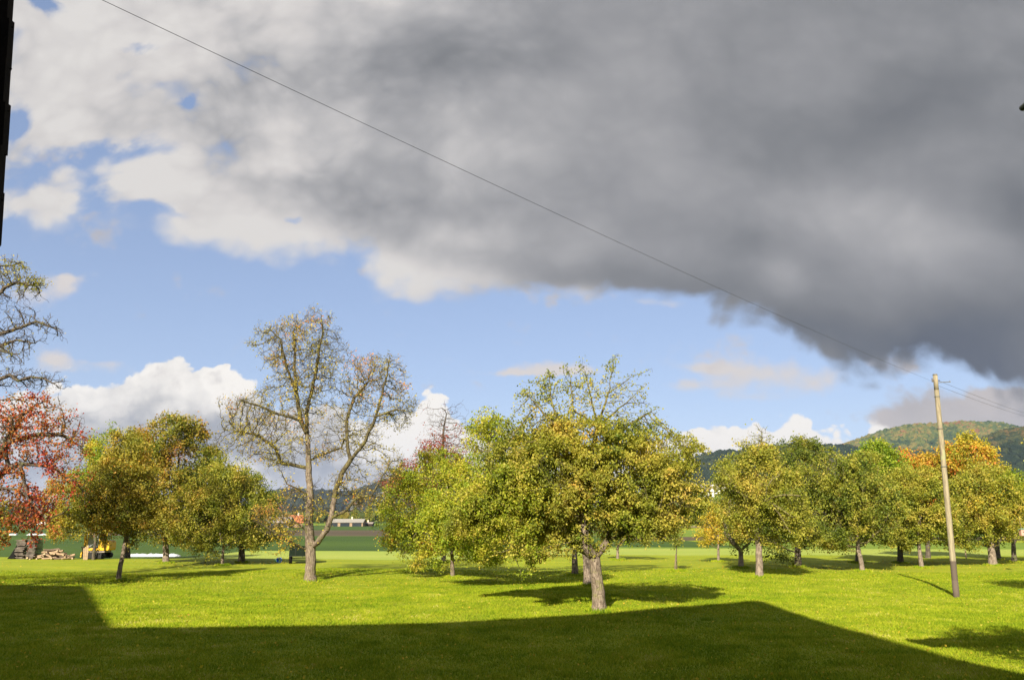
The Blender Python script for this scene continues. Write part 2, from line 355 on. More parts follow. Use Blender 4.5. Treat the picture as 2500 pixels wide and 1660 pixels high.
# ------------------------------------------------------------------ terrain height
def _bell(x, a, b): 
    t = np.clip((x - a) / (b - a), 0, 1); return t * t * (3 - 2 * t)
def prof(pts): return np.array([uw(a, b)[0] for a, b in pts]), np.array([uw(a, b)[1] for a, b in pts])
RIDGES = [  # profile on the photo's skyline, foot distance, crest distance
    (prof([(-900, 1262), (400, 1262), (500, 1258), (560, 1250), (620, 1226), (660, 1212), (700, 1206), (800, 1210), (850, 1214), (900, 1198), (950, 1182), (1000, 1172), (1150, 1178), (1300, 1215), (1450, 1258), (3500, 1262)]), 1500, 3000),
    (prof([(-900, 1240), (-100, 1238), (0, 1240), (60, 1230), (110, 1230), (150, 1243), (200, 1240), (300, 1254), (420, 1262), (3500, 1262)]), 5000, 9000),
    (prof([(-900, 1240), (0, 1252), (70, 1254), (110, 1258), (150, 1264), (300, 1262), (430, 1266), (3500, 1267)]), 420, 950),
    (prof([(-900, 1266), (1420, 1266), (1500, 1230), (1600, 1180), (1690, 1146), (1720, 1131), (1760, 1122), (1800, 1122), (1850, 1112), (1950, 1104), (2100, 1110), (2300, 1125), (2600, 1140), (4000, 1150)]), 950, 1500),
    (prof([(-900, 1262), (1700, 1262), (1850, 1150), (1990, 1116), (2050, 1102), (2100, 1084), (2160, 1063), (2230, 1049), (2300, 1044), (2380, 1043), (2440, 1044), (2480, 1054), (2560, 1070), (4000, 1150)]), 1450, 2300),
    (prof([(-900, 1266), (2100, 1266), (2250, 1180), (2340, 1130), (2400, 1092), (2440, 1076), (2500, 1064), (2700, 1050), (4500, 1080)]), 800, 1300),
    (prof([(-900, 1266), (1300, 1266), (1450, 1240), (1600, 1212), (1700, 1200), (1800, 1196), (2500, 1190), (4500, 1190)]), 330, 900),
]
def hz(x, y):
    x = np.asarray(x, float); y = np.asarray(y, float)
    z_ = .09 * np.sin(x * .27 + 1.2) * np.cos(y * .19 + .4) + .05 * np.sin(x * .13 - y * .37) + .012 * np.sin(x * .77 + y * .19)
    r_ = np.hypot(x, y); z_ = z_ * (1 - _bell(r_, 45, 90))
    ysafe = np.maximum(y, 60.0); uu_ = np.clip(x / ysafe, -2.5, 2.5)
    best = np.zeros_like(z_)
    for (pu, pw), yf, yc in RIDGES:
        s_ = np.interp(uu_, pu, pw)
        hh = (HC + s_ * yc)
        t = np.clip((y - yf) / (yc - yf), 0, 1); t = t * t * (2.2 - 1.2 * t)
        back = 1 - .8 * _bell(y, yc, yc * 1.6)
        best = np.maximum(best, np.maximum(hh, 0) * t * back)
    z_ = z_ + best
    # the lawn ends at a low bank on the far left, the field beyond lies lower
    z_ = z_ - .55 * _bell(y + x * .12, 58, 67) * (1 - _bell(x, -12, 6)) * (1 - _bell(y, 95, 170))
    return z_
def gz(x, y): return float(hz(np.array([x]), np.array([y]))[0])
def PG(px, py):                                # where the photo pixel meets the real ground
    q = P(px, py)
    for _ in range(4):
        zz = gz(q[0], q[1]); u_, w_ = uw(px, py); Y = (zz - HC) / w_; q = np.array([u_ * Y, Y, zz])
    q[2] = gz(q[0], q[1]); return q

# ------------------------------------------------------------------ ground sheet
def ground_material(t):
    pos = t.new('ShaderNodeNewGeometry').outputs['Position']; X, Y, Z = t.sep(pos)
    wob = t.m('MULTIPLY', t.m('SUBTRACT', t.noise(pos, .05, 3, .5), .5), 5.0)
    big = t.noise(pos, .012, 3, .5); mid = t.noise(pos, .25, 5, .6); fine = t.noise(pos, 5, 6, .7)
    stripe = t.m('SINE', t.m('MULTIPLY', t.m('ADD', t.m('MULTIPLY_ADD', X, .10, Y), t.m('MULTIPLY', wob, .3)), 1.9))   # mowing swaths
    lawn = t.mix(t.ss(mid, .3, .7), (.165, .215, .010), (.232, .266, .014))
    lawn = t.mix(t.m('MULTIPLY', t.ss(stripe, -.6, .8), .35), lawn, (.28, .285, .020))
    lawn = t.mix(t.m('MULTIPLY', t.ss(t.noise(pos, .55, 5, .7), .55, .72), .55), lawn, (.11, .165, .012))
    lawn = t.mix(t.m('MULTIPLY', t.ss(t.noise(pos, 1.7, 5, .7), .60, .72), .5), lawn, (.30, .25, .06))
    lawn = t.mix(t.ss(fine, .52, .75), lawn, (.12, .18, .008))
    lawn = t.mix(t.m('MULTIPLY', t.ss(t.noise(pos, 9, 3, .6), .66, .74), .5), lawn, (.26, .22, .06))
    def fvar(a, b, s=.06): return t.mix(t.ss(t.noise(t.vm('MULTIPLY', pos, (.3, 1, 1)), s, 5, .65), .35, .65), a, b)
    soil = fvar((.065, .05, .032), (.09, .07, .042)); lightf = fvar((.23, .29, .05), (.27, .31, .06)); shadef = fvar((.035, .068, .010), (.05, .088, .012))  # the dark green holds cloud shade painted over the far fields
    midf = fvar((.11, .17, .018), (.14, .20, .024)); stub = fvar((.19, .16, .075), (.23, .19, .09))
    def band(col, base, y0, y1, x0=None, x1=None, tilt=0.0, soft=.6):
        yy2 = t.m('MULTIPLY_ADD', X, tilt, Y)
        m_ = t.m('MULTIPLY', t.ss(yy2, y0 - soft, y0 + soft), t.m('SUBTRACT', 1.0, t.ss(yy2, y1 - soft, y1 + soft)))
        if x0 is not None: m_ = t.m('MULTIPLY', m_, t.ss(X, x0 - soft, x0 + soft))
        if x1 is not None: m_ = t.m('MULTIPLY', m_, t.m('SUBTRACT', 1.0, t.ss(X, x1 - soft, x1 + soft)))
        return t.mix(m_, base, col)
    c = lawn
    c = band(stub, c, 64, 69, -40, -6, .05, .8)
    c = band(lightf, c, 68, 90, -33, 200, .05, .3)
    c = band(midf, c, 84, 108, 6, 200, .06, .3)
    c = band(shadef, c, 62, 400, -600, -30, .12, .4)
    c = band(shadef, c, 89, 150, -80, 25, .12, .5)
    c = band(soil, c, 150, 235, -90, 20, .10, 1.)
    c = band(soil, c, 116, 142, 18, 200, 0, .5)
    c = band(midf, c, 142, 240, 16, 300, 0, 1)
    c = band(shadef, c, 235, 420, -500, 40, .1, 2)
    c = band(midf, c, 420, 540, -500, 40, .15, 2); c = band(shadef, c, 540, 620, -500, 40, .1, 2); c = band((.13, .15, .03), c, 620, 740, -500, 40, .1, 2)
    c = band(stub, c, 330, 390, 20, 500, .2, 3); c = band(midf, c, 390, 520, 20, 600, .1, 3); c = band(soil, c, 520, 600, 20, 600, .12, 3)
    c = band(midf, c, 600, 760, 20, 800, .1, 3); c = band(shadef, c, 760, 820, 20, 800, .1, 3)
    far = t.mix(t.ss(t.noise(pos, .004, 4, .6), .45, .55), (.05, .085, .015), (.10, .12, .03))
    c = t.mix(t.ss(Y, 960, 1000), c, far)
    h = t.m('MULTIPLY_ADD', fine, .6, t.noise(pos, 22, 4, .7))
    return pbr(t, c, .85, h, .7, .05, spec=.15)
ROWS = 340
def ground():
    az = np.concatenate([np.linspace(-180, -46, 60, endpoint=False), np.linspace(-46, 46, 560, endpoint=False), np.linspace(46, 180, 60)])
    az = np.radians(az)
    r = np.concatenate([[0.5], np.geomspace(2, 70, 120), np.geomspace(71, 20000, 330)])
    A, Rr = np.meshgrid(az, r); X = np.sin(A) * Rr; Y = np.cos(A) * Rr
    Z = hz(X, Y); V = np.stack([X, Y, Z], -1).reshape(-1, 3); na = len(az)
    i = np.arange(len(r) - 1)[:, None] * na + np.arange(na - 1)[None]
    Fq = np.stack([i, i + na, i + na + 1, i + 1], -1).reshape(-1, 4)[:, ::-1]
    o = npmesh('ground', V, [Fq], mat('lawn_and_fields', ground_material), smooth=True)
    return tag(o, kind='structure')
ground()

# ------------------------------------------------------------------ trees
def grow(pos, par, attract, D, kill, jit, rs, maxit=90, up=0.0):
    N = len(pos); cap = 40000
    pp = np.zeros((cap, 3)); pp[:N] = pos; pr = np.full(cap, -1, int); pr[:N] = par; kids = np.zeros(cap, int)
    A = attract.copy(); nd = np.full(len(A), 1e9); ni = np.zeros(len(A), int)
    def upd(a, b):
        nonlocal nd, ni
        for s0 in range(a, b, 600):
            s1_ = min(b, s0 + 600)
            d = np.linalg.norm(A[:, None] - pp[None, s0:s1_], axis=2); j = d.argmin(1); dm = d[np.arange(len(A)), j]
            k = dm < nd; nd[k] = dm[k]; ni[k] = j[k] + s0
    upd(0, N)
    for it in range(maxit):
        keep = nd > kill; A = A[keep]; nd = nd[keep]; ni = ni[keep]
        if not len(A) or N > cap - 3000: break
        dr = A - pp[ni]; dr /= np.linalg.norm(dr, axis=1)[:, None]
        uq, inv = np.unique(ni, return_inverse=True)
        acc = np.zeros((len(uq), 3)); np.add.at(acc, inv, dr)
        ok = kids[uq] < 3; uq = uq[ok]; acc = acc[ok]
        if not len(uq): break
        acc /= np.maximum(np.linalg.norm(acc, axis=1), .05)[:, None]
        acc += rs.normal(0, jit, acc.shape); acc[:, 2] += up
        acc /= np.linalg.norm(acc, axis=1)[:, None]
        n2 = len(uq); pp[N:N + n2] = pp[uq] + acc * D; pr[N:N + n2] = uq; kids[uq] += 1
        upd(N, N + n2); N += n2
    return pp[:N], pr[:N]
def wood(pos, par, R, rt, rs, boost=None):
    N = len(pos); ch = np.zeros(N, int)
    for i in range(N):
        if par[i] >= 0: ch[par[i]] += 1
    tips = np.where(ch == 0, 1.0, 0.0)
    for i in range(N - 1, 0, -1):
        if par[i] >= 0: tips[par[i]] += tips[i]
    n_ = math.log(max(tips[0], 2)) / math.log(R / rt)
    rad = rt * tips ** (1 / n_)
    return rad, tips, ch
def frames(pos, par):
    N = len(pos); d = np.zeros((N, 3)); m = par >= 0
    d[m] = pos[m] - pos[par[m]]; d[~m] = (0, 0, 1)
    d /= np.maximum(np.linalg.norm(d, axis=1), 1e-6)[:, None]
    ref = np.where(np.abs(d[:, 2:3]) < .92, [[0, 0, 1.0]], [[1.0, 0, 0]])
    a = np.cross(d, ref); a /= np.linalg.norm(a, axis=1)[:, None]; b = np.cross(d, a); return a, b
def tubes(name, pos, par, rad, sel, matl, root, sides, rs, rough=.0):
    """each selected node is joined to its parent by a tapered tube"""
    ids = np.nonzero(sel & (par >= 0))[0]
    if not len(ids): return None
    a, b = frames(pos, par); big = np.full(len(pos), -1.0); main = np.full(len(pos), -1)
    for i in range(1, len(pos)):
        q = par[i]
        if q >= 0 and rad[i] > big[q]: big[q] = rad[i]; main[q] = i
    ang = np.arange(sides) * 2 * math.pi / sides; cs, sn = np.cos(ang), np.sin(ang)
    q = par[ids]; ismain = main[q] == ids
    r0 = np.where(ismain, rad[q], np.minimum(rad[q] * .8, rad[ids] * 1.15)); r1 = rad[ids]
    fa = np.where(ismain[:, None] & (par[q] >= 0)[:, None], a[q], a[ids]); fb = np.where(ismain[:, None] & (par[q] >= 0)[:, None], b[q], b[ids])
    flip = (np.einsum('ij,ij->i', fa, a[ids]) < .2); fa[flip] = a[ids][flip]; fb[flip] = b[ids][flip]
    def ring(c, fa, fb, r):
        v = c[:, None] + (fa[:, None] * cs[None, :, None] + fb[:, None] * sn[None, :, None]) * r[:, None, None]
        if rough:
            k = 1 + rough * (np.sin(v[..., 0] * 23 + v[..., 2] * 3.1) * np.cos(v[..., 1] * 19 - v[..., 2] * 4.3) + .5 * np.sin(v[..., 2] * 9 + v[..., 0] * 31))
            v = c[:, None] + (v - c[:, None]) * k[..., None]
        return v
    v0 = ring(pos[q], fa, fb, r0); v1 = ring(pos[ids], a[ids], b[ids], r1)
    V = np.concatenate([v0, v1], 1).reshape(-1, 3); base = np.arange(len(ids))[:, None] * 2 * sides
    k = np.arange(sides); kn = (k + 1) % sides
    Fq = np.stack([base + k, base + kn, base + sides + kn, base + sides + k], -1).reshape(-1, 4)
    return V, Fq
def wood_obj(name, parts, matl, root):
    Vs, Fs, off = [], [], 0
    for pt in parts:
        if pt is None: continue
        Vs.append(pt[0]); Fs.append(pt[1] + off); off += len(pt[0])
    if not Vs: return None
    return npmesh(name, np.concatenate(Vs), [np.concatenate(Fs)], matl, root, smooth=True)
def leaves_obj(name, centers, size, matl, root, rs, droop=.5):
    n = len(centers)
    ax = rs.normal(0, 1, (n, 3)); ax[:, 2] -= droop; ax /= np.linalg.norm(ax, axis=1)[:, None]
    nr = rs.normal(0, 1, (n, 3)); nr[:, 2] += .6; nr[:, 1] -= .3
    b = np.cross(ax, nr); b /= np.maximum(np.linalg.norm(b, axis=1), 1e-3)[:, None]; nr = np.cross(b, ax)
    L = .92 * size * rs.uniform(.65, 1.35, n)[:, None]; Wd = L * rs.uniform(.32, .42, n)[:, None]
    v = np.stack([centers, centers + ax * L * .45 + b * Wd + nr * L * .10, centers + ax * L, centers + ax * L * .45 - b * Wd + nr * L * .10], 1).reshape(-1, 3)
    f = np.arange(n * 4).reshape(-1, 4)
    return npmesh(name, v, [f], matl, root, attrs={'tint': rs.uniform(0, 1, n), 'tone': rs.uniform(0, 1, n)})
def ell(px, py, rx, ry, Y, n, rs, dyo=0.0, shell=.35, deep=None):
    """points inside an ellipse of the photo given depth; shell pushes points outward"""
    c = W(px, py, Y + dyo); k = Y / 1930
    d = rs.normal(0, 1, (n, 3)); d /= np.linalg.norm(d, axis=1)[:, None]
    r = rs.uniform(0, 1, n) ** shell
    rx, ry = rx * 1.10, ry * 1.10
    sc = np.array([rx * k, (deep if deep else (rx + ry) / 2) * k, ry * k])
    return c + d * r[:, None] * sc
TREES = []
def tree(name, label, cat, base, trunk, R, crowns, lmat, nleaf, lsize, seed, bark=BARK, limbs=(), group='fruit trees of the orchard', D=.22, kill=.42,
         attr_n=900, jit=.16, up=.0, twig=1, rt=.006, spread=.16, cover=None, droop=.5, extra=(), bare=0.0, minz=None, trunkrad=None, brm=None, thin=1.0):
    """base (px,py) on the ground; trunk [(px,py)..] above it; limbs [[(px,py,dy)..]..] starting on the trunk line; crowns [(px,py,rx,ry,share,dy)]"""
    rs = np.random.RandomState(seed); R *= .82; nleaf = int(nleaf * (1.5 if nleaf > 12000 and nleaf < 60000 else 1))
    B = PG(*base); Y = B[1]
    root = empty(name, B, label, cat, group)
    pts = [B - np.array([0, 0, .15])] ; par = [-1]
    def addline(start_i, pl):
        i = start_i
        for q in pl:
            a = pts[i]; L = np.linalg.norm(q - a); k = max(1, int(round(L / max(D, .12))))
            off = rs.normal(0, .012 * min(L, 2), (k, 3))
            for s_ in range(1, k + 1):
                pts.append(a + (q - a) * s_ / k + (off[s_ - 1] if s_ < k else 0)); par.append(i); i = len(pts) - 1
        return i
    addline(0, [W(a, b, Y) for a, b in trunk])
    ntr = len(pts)
    for lb in limbs:
        q0 = W(lb[0][0], lb[0][1], Y + (lb[0][2] if len(lb[0]) > 2 else 0))
        si = int(np.argmin([np.linalg.norm(q0 - v) for v in pts]))
        addline(si, [W(v[0], v[1], Y + (v[2] if len(v) > 2 else 0)) for v in lb[1:]])
    tw = sum(c[4] for c in crowns)
    A = np.concatenate([ell(c[0], c[1], c[2], c[3], Y, max(8, int(1.25 * attr_n * c[4] / tw)), rs, c[5] if len(c) > 5 else 0) for c in crowns])
    if nleaf > 6000:                                       # uneven outline: small shoots and lobes on the crown's edge
        L_ = [A]
        for c in crowns[:6]:
            for _ in range(4):
                an = rs.uniform(-.15, 1.15) * math.pi if rs.uniform() < .75 else rs.uniform(0, 2) * math.pi
                fr = rs.uniform(1.02, 1.28); q_ = rs.uniform(.14, .30)
                L_.append(ell(c[0] + math.cos(an) * c[2] * fr, c[1] - math.sin(an) * c[3] * fr, c[2] * q_, c[3] * q_ * 1.3, Y, 14, rs, (c[5] if len(c) > 5 else 0) + rs.normal(0, .4)))
        A = np.concatenate(L_)
    A = A[A[:, 2] > B[2] + .5]
    pos, pr = grow(np.array(pts), np.array(par), A, D, kill, jit, rs, up=up)
    # fine twigs
    for rnd in range(twig):
        N = len(pos); ch = np.bincount(pr[pr >= 0], minlength=N)
        cand = np.nonzero((np.arange(N) >= ntr) & ((ch == 0) | (rs.uniform(0, 1, N) < .55)))[0]
        prv = pos[cand] - pos[pr[cand]]; prv /= np.maximum(np.linalg.norm(prv, axis=1), 1e-4)[:, None]
        dd = prv * .6 + rs.normal(0, .6, prv.shape); dd[:, 2] += .1; dd /= np.linalg.norm(dd, axis=1)[:, None]
        pos = np.concatenate([pos, pos[cand] + dd * D * rs.uniform(.6, 1.1, (len(cand), 1))]); pr = np.concatenate([pr, cand])
    rad, tips, ch = wood(pos, pr, R * thin, rt, rs)
    # trunk keeps its girth, with a root flare
    tl = np.arange(ntr); zt = pos[tl, 2] - B[2]; H_ = max(zt.max(), .5)
    want = R * (1 - (.22 if trunkrad is None else trunkrad) * np.clip(zt / H_, 0, 1)) * (1 + .38 * np.exp(-np.clip(zt, 0, 9) / .12))
    rad[tl] = want
    thick = rad > .10; small = rad < .022
    tp = tubes('t', pos, pr, rad, (np.arange(len(pos)) < ntr) | (rad > R * .45), bark, root, 14 if R > .15 else 9, rs, .05)
    o = wood_obj('trunk', [tp], bark, root)
    rest = ~((np.arange(len(pos)) < ntr) | (rad > R * .45))
    br = [tubes('b', pos, pr, rad, rest & (rad > .05), bark, root, 8, rs, .04), tubes('b', pos, pr, rad, rest & (rad <= .05) & (rad > .015), bark, root, 5, rs), tubes('b', pos, pr, rad, rest & (rad <= .015), bark, root, 3, rs)]
    wood_obj('branches', br, brm or (BARKL if bark in (BARK, BARKP) else bark), root)
    # leaves sit on the thin wood
    lf = np.nonzero((np.arange(len(pos)) >= ntr) & (rad < max(.013, rt * 2.2)))[0]
    wts = np.ones(len(lf))
    if cover is not None:
        wts = cover(pos[lf], rs, Y)
    kk = rs.choice(len(lf), nleaf, p=wts / wts.sum())
    cen = pos[lf[kk]] + rs.normal(0, spread, (nleaf, 3)) * np.array([1, 1, .8])
    if minz: cen = cen[cen[:, 2] > B[2] + minz]
    leaves_obj('crown', cen, lsize, LM[lmat], root, rs, droop)
    for (em, cx, cy_, rx, ry, ne) in extra:                    # a clump of leaves with another colour
        cc = W(cx, cy_, Y); k = Y / 1930
        dist = np.sqrt(((pos[lf, 0] - cc[0]) / (rx * k)) ** 2 + ((pos[lf, 2] - cc[2]) / (ry * k)) ** 2)
        sel = lf[dist < 1]
        if len(sel):
            cen = pos[rs.choice(sel, ne)] + rs.normal(0, spread, (ne, 3)); ex = leaves_obj('crown', cen, lsize, LM[em], root, rs, droop)
            ex['label'] = 'patch of differently coloured autumn leaves'
    TREES.append(root); return root
def clumpy(freq=1.1, thr=.0, topthin=None):
    def f(p_, rs, Y):
        n = np.sin(p_[:, 0] * freq * 1.7 + 1.3) * np.cos(p_[:, 2] * freq * 1.9 + .4) + np.sin(p_[:, 1] * freq * 1.5 + p_[:, 0] * .8) * .7
        wt = np.clip(.55 + .5 * n, .08, 1.5)
        if topthin is not None:
            z0 = HC + uw(1250, topthin[0])[1] * Y; z1 = HC + uw(1250, topthin[1])[1] * Y
            wt = wt * (1 - (1 - topthin[2]) * np.clip((p_[:, 2] - z0) / (z1 - z0), 0, 1))
        return wt
    return f

OR = 'fruit trees standing in the orchard meadow'
def all_trees():
    # --- tall bare pear, traced limb by limb
    tree('pear_tree', 'tall half-bare pear tree with forked pale trunk and thin orange leaves, the tallest', 'tree', (758, 1419),
         [(759, 1365), (757, 1321), (754, 1276), (757, 1209), (754, 1142), (752, 1097), (750, 1061)], .33,
         [(735, 870, 85, 105, 1.6), (690, 850, 60, 70, .8), (785, 840, 55, 75, .9), (760, 960, 90, 80, 1.1), (640, 1010, 85, 60, 1.0, .6), (600, 1080, 60, 45, .6, -.5), (680, 1090, 70, 55, .7),
          (880, 930, 65, 70, 1.0, .4), (945, 920, 50, 60, .8, -.4), (975, 1000, 45, 50, .6), (870, 1040, 70, 70, .9, .3), (800, 1080, 60, 50, .6), (720, 1240, 80, 40, .9, -.5),
          (850, 1200, 80, 50, .5), (900, 1215, 60, 40, .3, -.5), (950, 1140, 35, 50, .25), (690, 1300, 35, 60, .3, -.6), (650, 1260, 40, 30, .25)],
         'sparse', 12000, .09, 11, bark=BARK, brm=BARKM, thin=.8,
         limbs=[[(750, 1061), (748, 1008, 0), (761, 954, .2), (775, 887, .3), (788, 807, .3), (784, 768, .2)],
                [(750, 1061), (734, 1026, -.3), (723, 954, -.4), (719, 887, -.5), (717, 807, -.5)],
                [(723, 954, -.4), (699, 896, -.7), (685, 829, -.8), (660, 805, -1.0)],
                [(757, 1321), (770, 1330, -.2), (797, 1294, -.5), (810, 1254, -.6), (819, 1196, -.6), (837, 1151, -.5), (855, 1124, -.4), (848, 1088, -.3), (846, 1026, -.2), (864, 972, 0), (891, 941, .2)],
                [(855, 1124, -.4), (891, 1079, -.8), (917, 1017, -1.1), (935, 954, -1.2), (949, 892, -1.3)],
                [(917, 1017, -1.1), (967, 999, -1.3), (1007, 1008, -1.5)],
                [(752, 1146), (716, 1135, .4), (685, 1129, .8), (672, 1093, 1.0), (632, 1064, 1.2), (587, 1053, 1.5), (547, 1048, 1.7)],
                [(734, 1026, -.3), (672, 1008, -1.0), (632, 990, -1.4), (587, 977, -1.8)],
                [(754, 1122), (797, 1106, .5), (833, 1093, .8), (850, 1053, 1.0)],
                [(757, 1334), (743, 1340, -.1), (699, 1316, -.6), (663, 1294, -.9), (623, 1271, -1.3)],
                [(754, 1300), (726, 1277, .3), (700, 1262, .6)],
                [(810, 1262, -.6), (841, 1249, -.9), (870, 1215, -1.1), (908, 1209, -1.3), (935, 1160, -1.4), (958, 1124, -1.5)],
                [(754, 1210), (730, 1195, -.4), (700, 1180, -.7), (690, 1160, -.9)]],
         attr_n=2600, D=.18, kill=.30, jit=.34, twig=4, rt=.0042, trunkrad=.62, spread=.09, cover=clumpy(1.4), droop=.2,
         extra=[('orange', 740, 780, 70, 30, 260), ('orange', 885, 895, 50, 35, 330), ('yellow', 705, 1330, 28, 50, 330), ('orange', 880, 1225, 40, 18, 120)])
    # --- big apple tree in the middle
    tree('apple_tree', 'broad olive-gold apple tree with twiggy top, nearest of the orchard, trunk half in shadow', 'tree', (1463, 1492),
         [(1462, 1475), (1459, 1430), (1455, 1390), (1452, 1362)], .265,
         [(1450, 1165, 190, 105, 2.2), (1330, 1185, 110, 95, 1.3, -.3), (1580, 1175, 130, 95, 1.4, .3), (1430, 1070, 170, 45, 1.2), (1255, 1110, 60, 55, .5), (1250, 1205, 75, 85, 1.0, -.2), (1190, 1240, 75, 55, .9, .4), (1120, 1275, 45, 35, .3, .5), (1640, 1105, 70, 45, .5), (1370, 1120, 100, 60, .6, -1), (1640, 1225, 70, 75, .8), (1560, 1270, 80, 50, .5, -.6),
          (1350, 1280, 90, 50, .6, .5), (1500, 980, 95, 70, .30), (1350, 980, 55, 65, .22), (1300, 960, 35, 30, .07), (1430, 960, 40, 60, .12), (1285, 1330, 30, 60, .18, -.6), (1680, 1150, 35, 60, .22), (1250, 1130, 60, 80, .4)],
         'golden', 135000, .078, 12, bark=BARK,
         limbs=[[(1452, 1362), (1428, 1330, -.2), (1421, 1280, -.3), (1424, 1230, -.4), (1385, 1170, -.5), (1360, 1110, -.5)],
                [(1452, 1362), (1482, 1322, .1), (1492, 1270, .2), (1502, 1220, .3), (1530, 1160, .3)],
                [(1455, 1360), (1408, 1335, .6), (1350, 1300, .9), (1300, 1270, 1.0), (1230, 1250, .8), (1160, 1255, .6)],
                [(1482, 1322, .1), (1540, 1290, -.8), (1600, 1250, -1.2)],
                [(1424, 1230, -.4), (1440, 1130, .2), (1460, 1040, .2), (1485, 960, .3), (1500, 872, .3)],
                [(1460, 1040, .2), (1440, 960, 0), (1422, 885, -.1)], [(1460, 1040, .2), (1400, 1000, -.3), (1392, 920, -.4)], [(1485, 960, .3), (1540, 920, .5), (1582, 905, .6)],
                [(1460, 1040, .2), (1520, 990, .6), (1570, 945, .8)], [(1440, 1100, .2), (1530, 1040, .9), (1590, 1005, 1.2)], [(1424, 1130, -.4), (1375, 1060, -.5), (1346, 980, -.5), (1340, 910, -.4)], [(1375, 1060, -.5), (1320, 1000, -.8), (1285, 960, -.9)]],
         attr_n=3900, D=.16, kill=.26, jit=.2, twig=2, spread=.085, cover=clumpy(1.5, topthin=(1065, 1010, .10)), rt=.0045,
         extra=[('green', 1470, 1270, 90, 60, 3500), ('rust', 1620, 1270, 60, 50, 1500), ('green', 1275, 1340, 45, 60, 1500), ('golden', 1335, 985, 65, 75, 1100), ('golden', 1440, 915, 45, 50, 380), ('golden', 1500, 885, 20, 25, 160), ('yellow', 1430, 1080, 190, 45, 2500), ('lime', 1230, 1235, 110, 90, 13000)])
    tree('apple_tree', 'apple tree with pinkish trunk right behind the central trunk, bright green crown to its left', 'tree', (1435, 1430),
         [(1434, 1400), (1432, 1365), (1425, 1330)], .22,
         [(1225, 1210, 110, 90, 1.5), (1190, 1080, 55, 45, .5), (1200, 1035, 40, 28, .2), (1130, 1270, 100, 80, 1.0, -.5), (1200, 1330, 80, 45, .5), (1300, 1180, 100, 90, .8), (1240, 1060, 40, 30, .2), (1260, 1250, 85, 75, 1.6), (1310, 1290, 60, 45, .8), (1262, 1372, 16, 32, .12, -1)],
         'lime', 34000, .10, 13, bark=BARKP,
         limbs=[[(1425, 1330), (1380, 1280, 0), (1320, 1250, -.5), (1250, 1220, -.8), (1200, 1170, -.8), (1195, 1090, -.6)], [(1250, 1220, -.8), (1160, 1260, -1), (1100, 1280, -1.2)], [(1250, 1220, -.8), (1240, 1300, -1), (1258, 1360, -1), (1275, 1405, -1)]],
         attr_n=1600, D=.22, kill=.36, jit=.2, twig=2, spread=.14, cover=clumpy(1.2), minz=.3)
    tree('apple_tree', 'wide low apple tree with hanging green branches left of the central apple tree', 'tree', (1105, 1410),
         [(1104, 1380), (1104, 1340)], .14,
         [(1060, 1245, 130, 85, 2), (985, 1290, 60, 60, .7), (1150, 1260, 90, 80, .8), (1100, 1160, 110, 50, .8), (1010, 1350, 35, 40, .35, -.5), (1180, 1340, 50, 35, .4, -.7), (950, 1270, 35, 60, .4), (1060, 1320, 110, 30, .8), (1150, 1180, 90, 60, .8), (1030, 1180, 70, 40, .5)],
         'lime', 34000, .10, 14, bark=BARK, attr_n=1500, D=.24, kill=.38, twig=2, spread=.15, cover=clumpy(1.3), minz=.2,
         limbs=[[(1104, 1340), (1060, 1290, -.5), (1000, 1270, -.8)], [(1104, 1340), (1150, 1280, .3), (1190, 1260, .5)], [(1104, 1340), (1100, 1250, 0), (1090, 1170, 0)]],
         extra=[('red', 1110, 1330, 80, 30, 500), ('red', 945, 1320, 22, 22, 150)])
    tree('cherry_tree', 'crimson-leaved tree with bare twigs on top, behind the low apple tree', 'tree', (1083, 1373),
         [(1084, 1340), (1084, 1290)], .20,
         [(1080, 1120, 60, 70, 1.2), (1000, 1190, 60, 28, .7), (1085, 1030, 50, 45, .25), (1120, 1090, 40, 60, .5), (1040, 1180, 80, 50, .6)],
         'crimson', 8000, .12, 15, bark=BARKD, attr_n=900, D=.30, kill=.45, jit=.2, twig=3, up=.05, cover=clumpy(1.0, topthin=(1100, 1030, .03)),
         limbs=[[(1084, 1290), (1080, 1180, 0), (1082, 1060, 0), (1090, 1010, 0)], [(1080, 1180, 0), (1020, 1190, 0), (960, 1200, 0)]],
         extra=[('golden', 1080, 1150, 60, 55, 3500)])
    tree('apple_tree', 'apple tree with dark ivy-clad trunk behind and left of the central trunk', 'tree', (1404, 1405),
         [(1403, 1370), (1402, 1330)], .21, [(1420, 1240, 110, 80, 1), (1500, 1230, 80, 70, .5)], 'olive', 9000, .10, 16, bark=BARKD, attr_n=500, D=.3, kill=.5)
    tree('young_tree', 'small far tree glimpsed under the crowns, thin pale trunk left of the ivy-clad trunk', 'tree', (1317, 1362), [(1317, 1330)], .12,
         [(1317, 1280, 55, 45, 1)], 'olive', 5000, .12, 17, bark=BARKP, attr_n=300, D=.35, kill=.55)
    tree('young_tree', 'small far tree with reddish leaves right of the central trunk', 'tree', (1508, 1367), [(1508, 1335)], .13,
         [(1520, 1290, 60, 35, 1), (1575, 1305, 40, 18, .4)], 'rust', 5000, .12, 18, bark=BARKP, attr_n=300, D=.35, kill=.55)
    tree('sapling', 'slim green sapling tied to a dark stake, standing alone right of the central apple tree', 'tree', (1652, 1394), [(1652, 1360), (1651, 1330)], .035,
         [(1650, 1305, 20, 36, 1), (1645, 1275, 10, 20, .3)], 'olive', 1500, .09, 19, bark=BARKD, attr_n=150, D=.18, kill=.28, spread=.10, rt=.006)
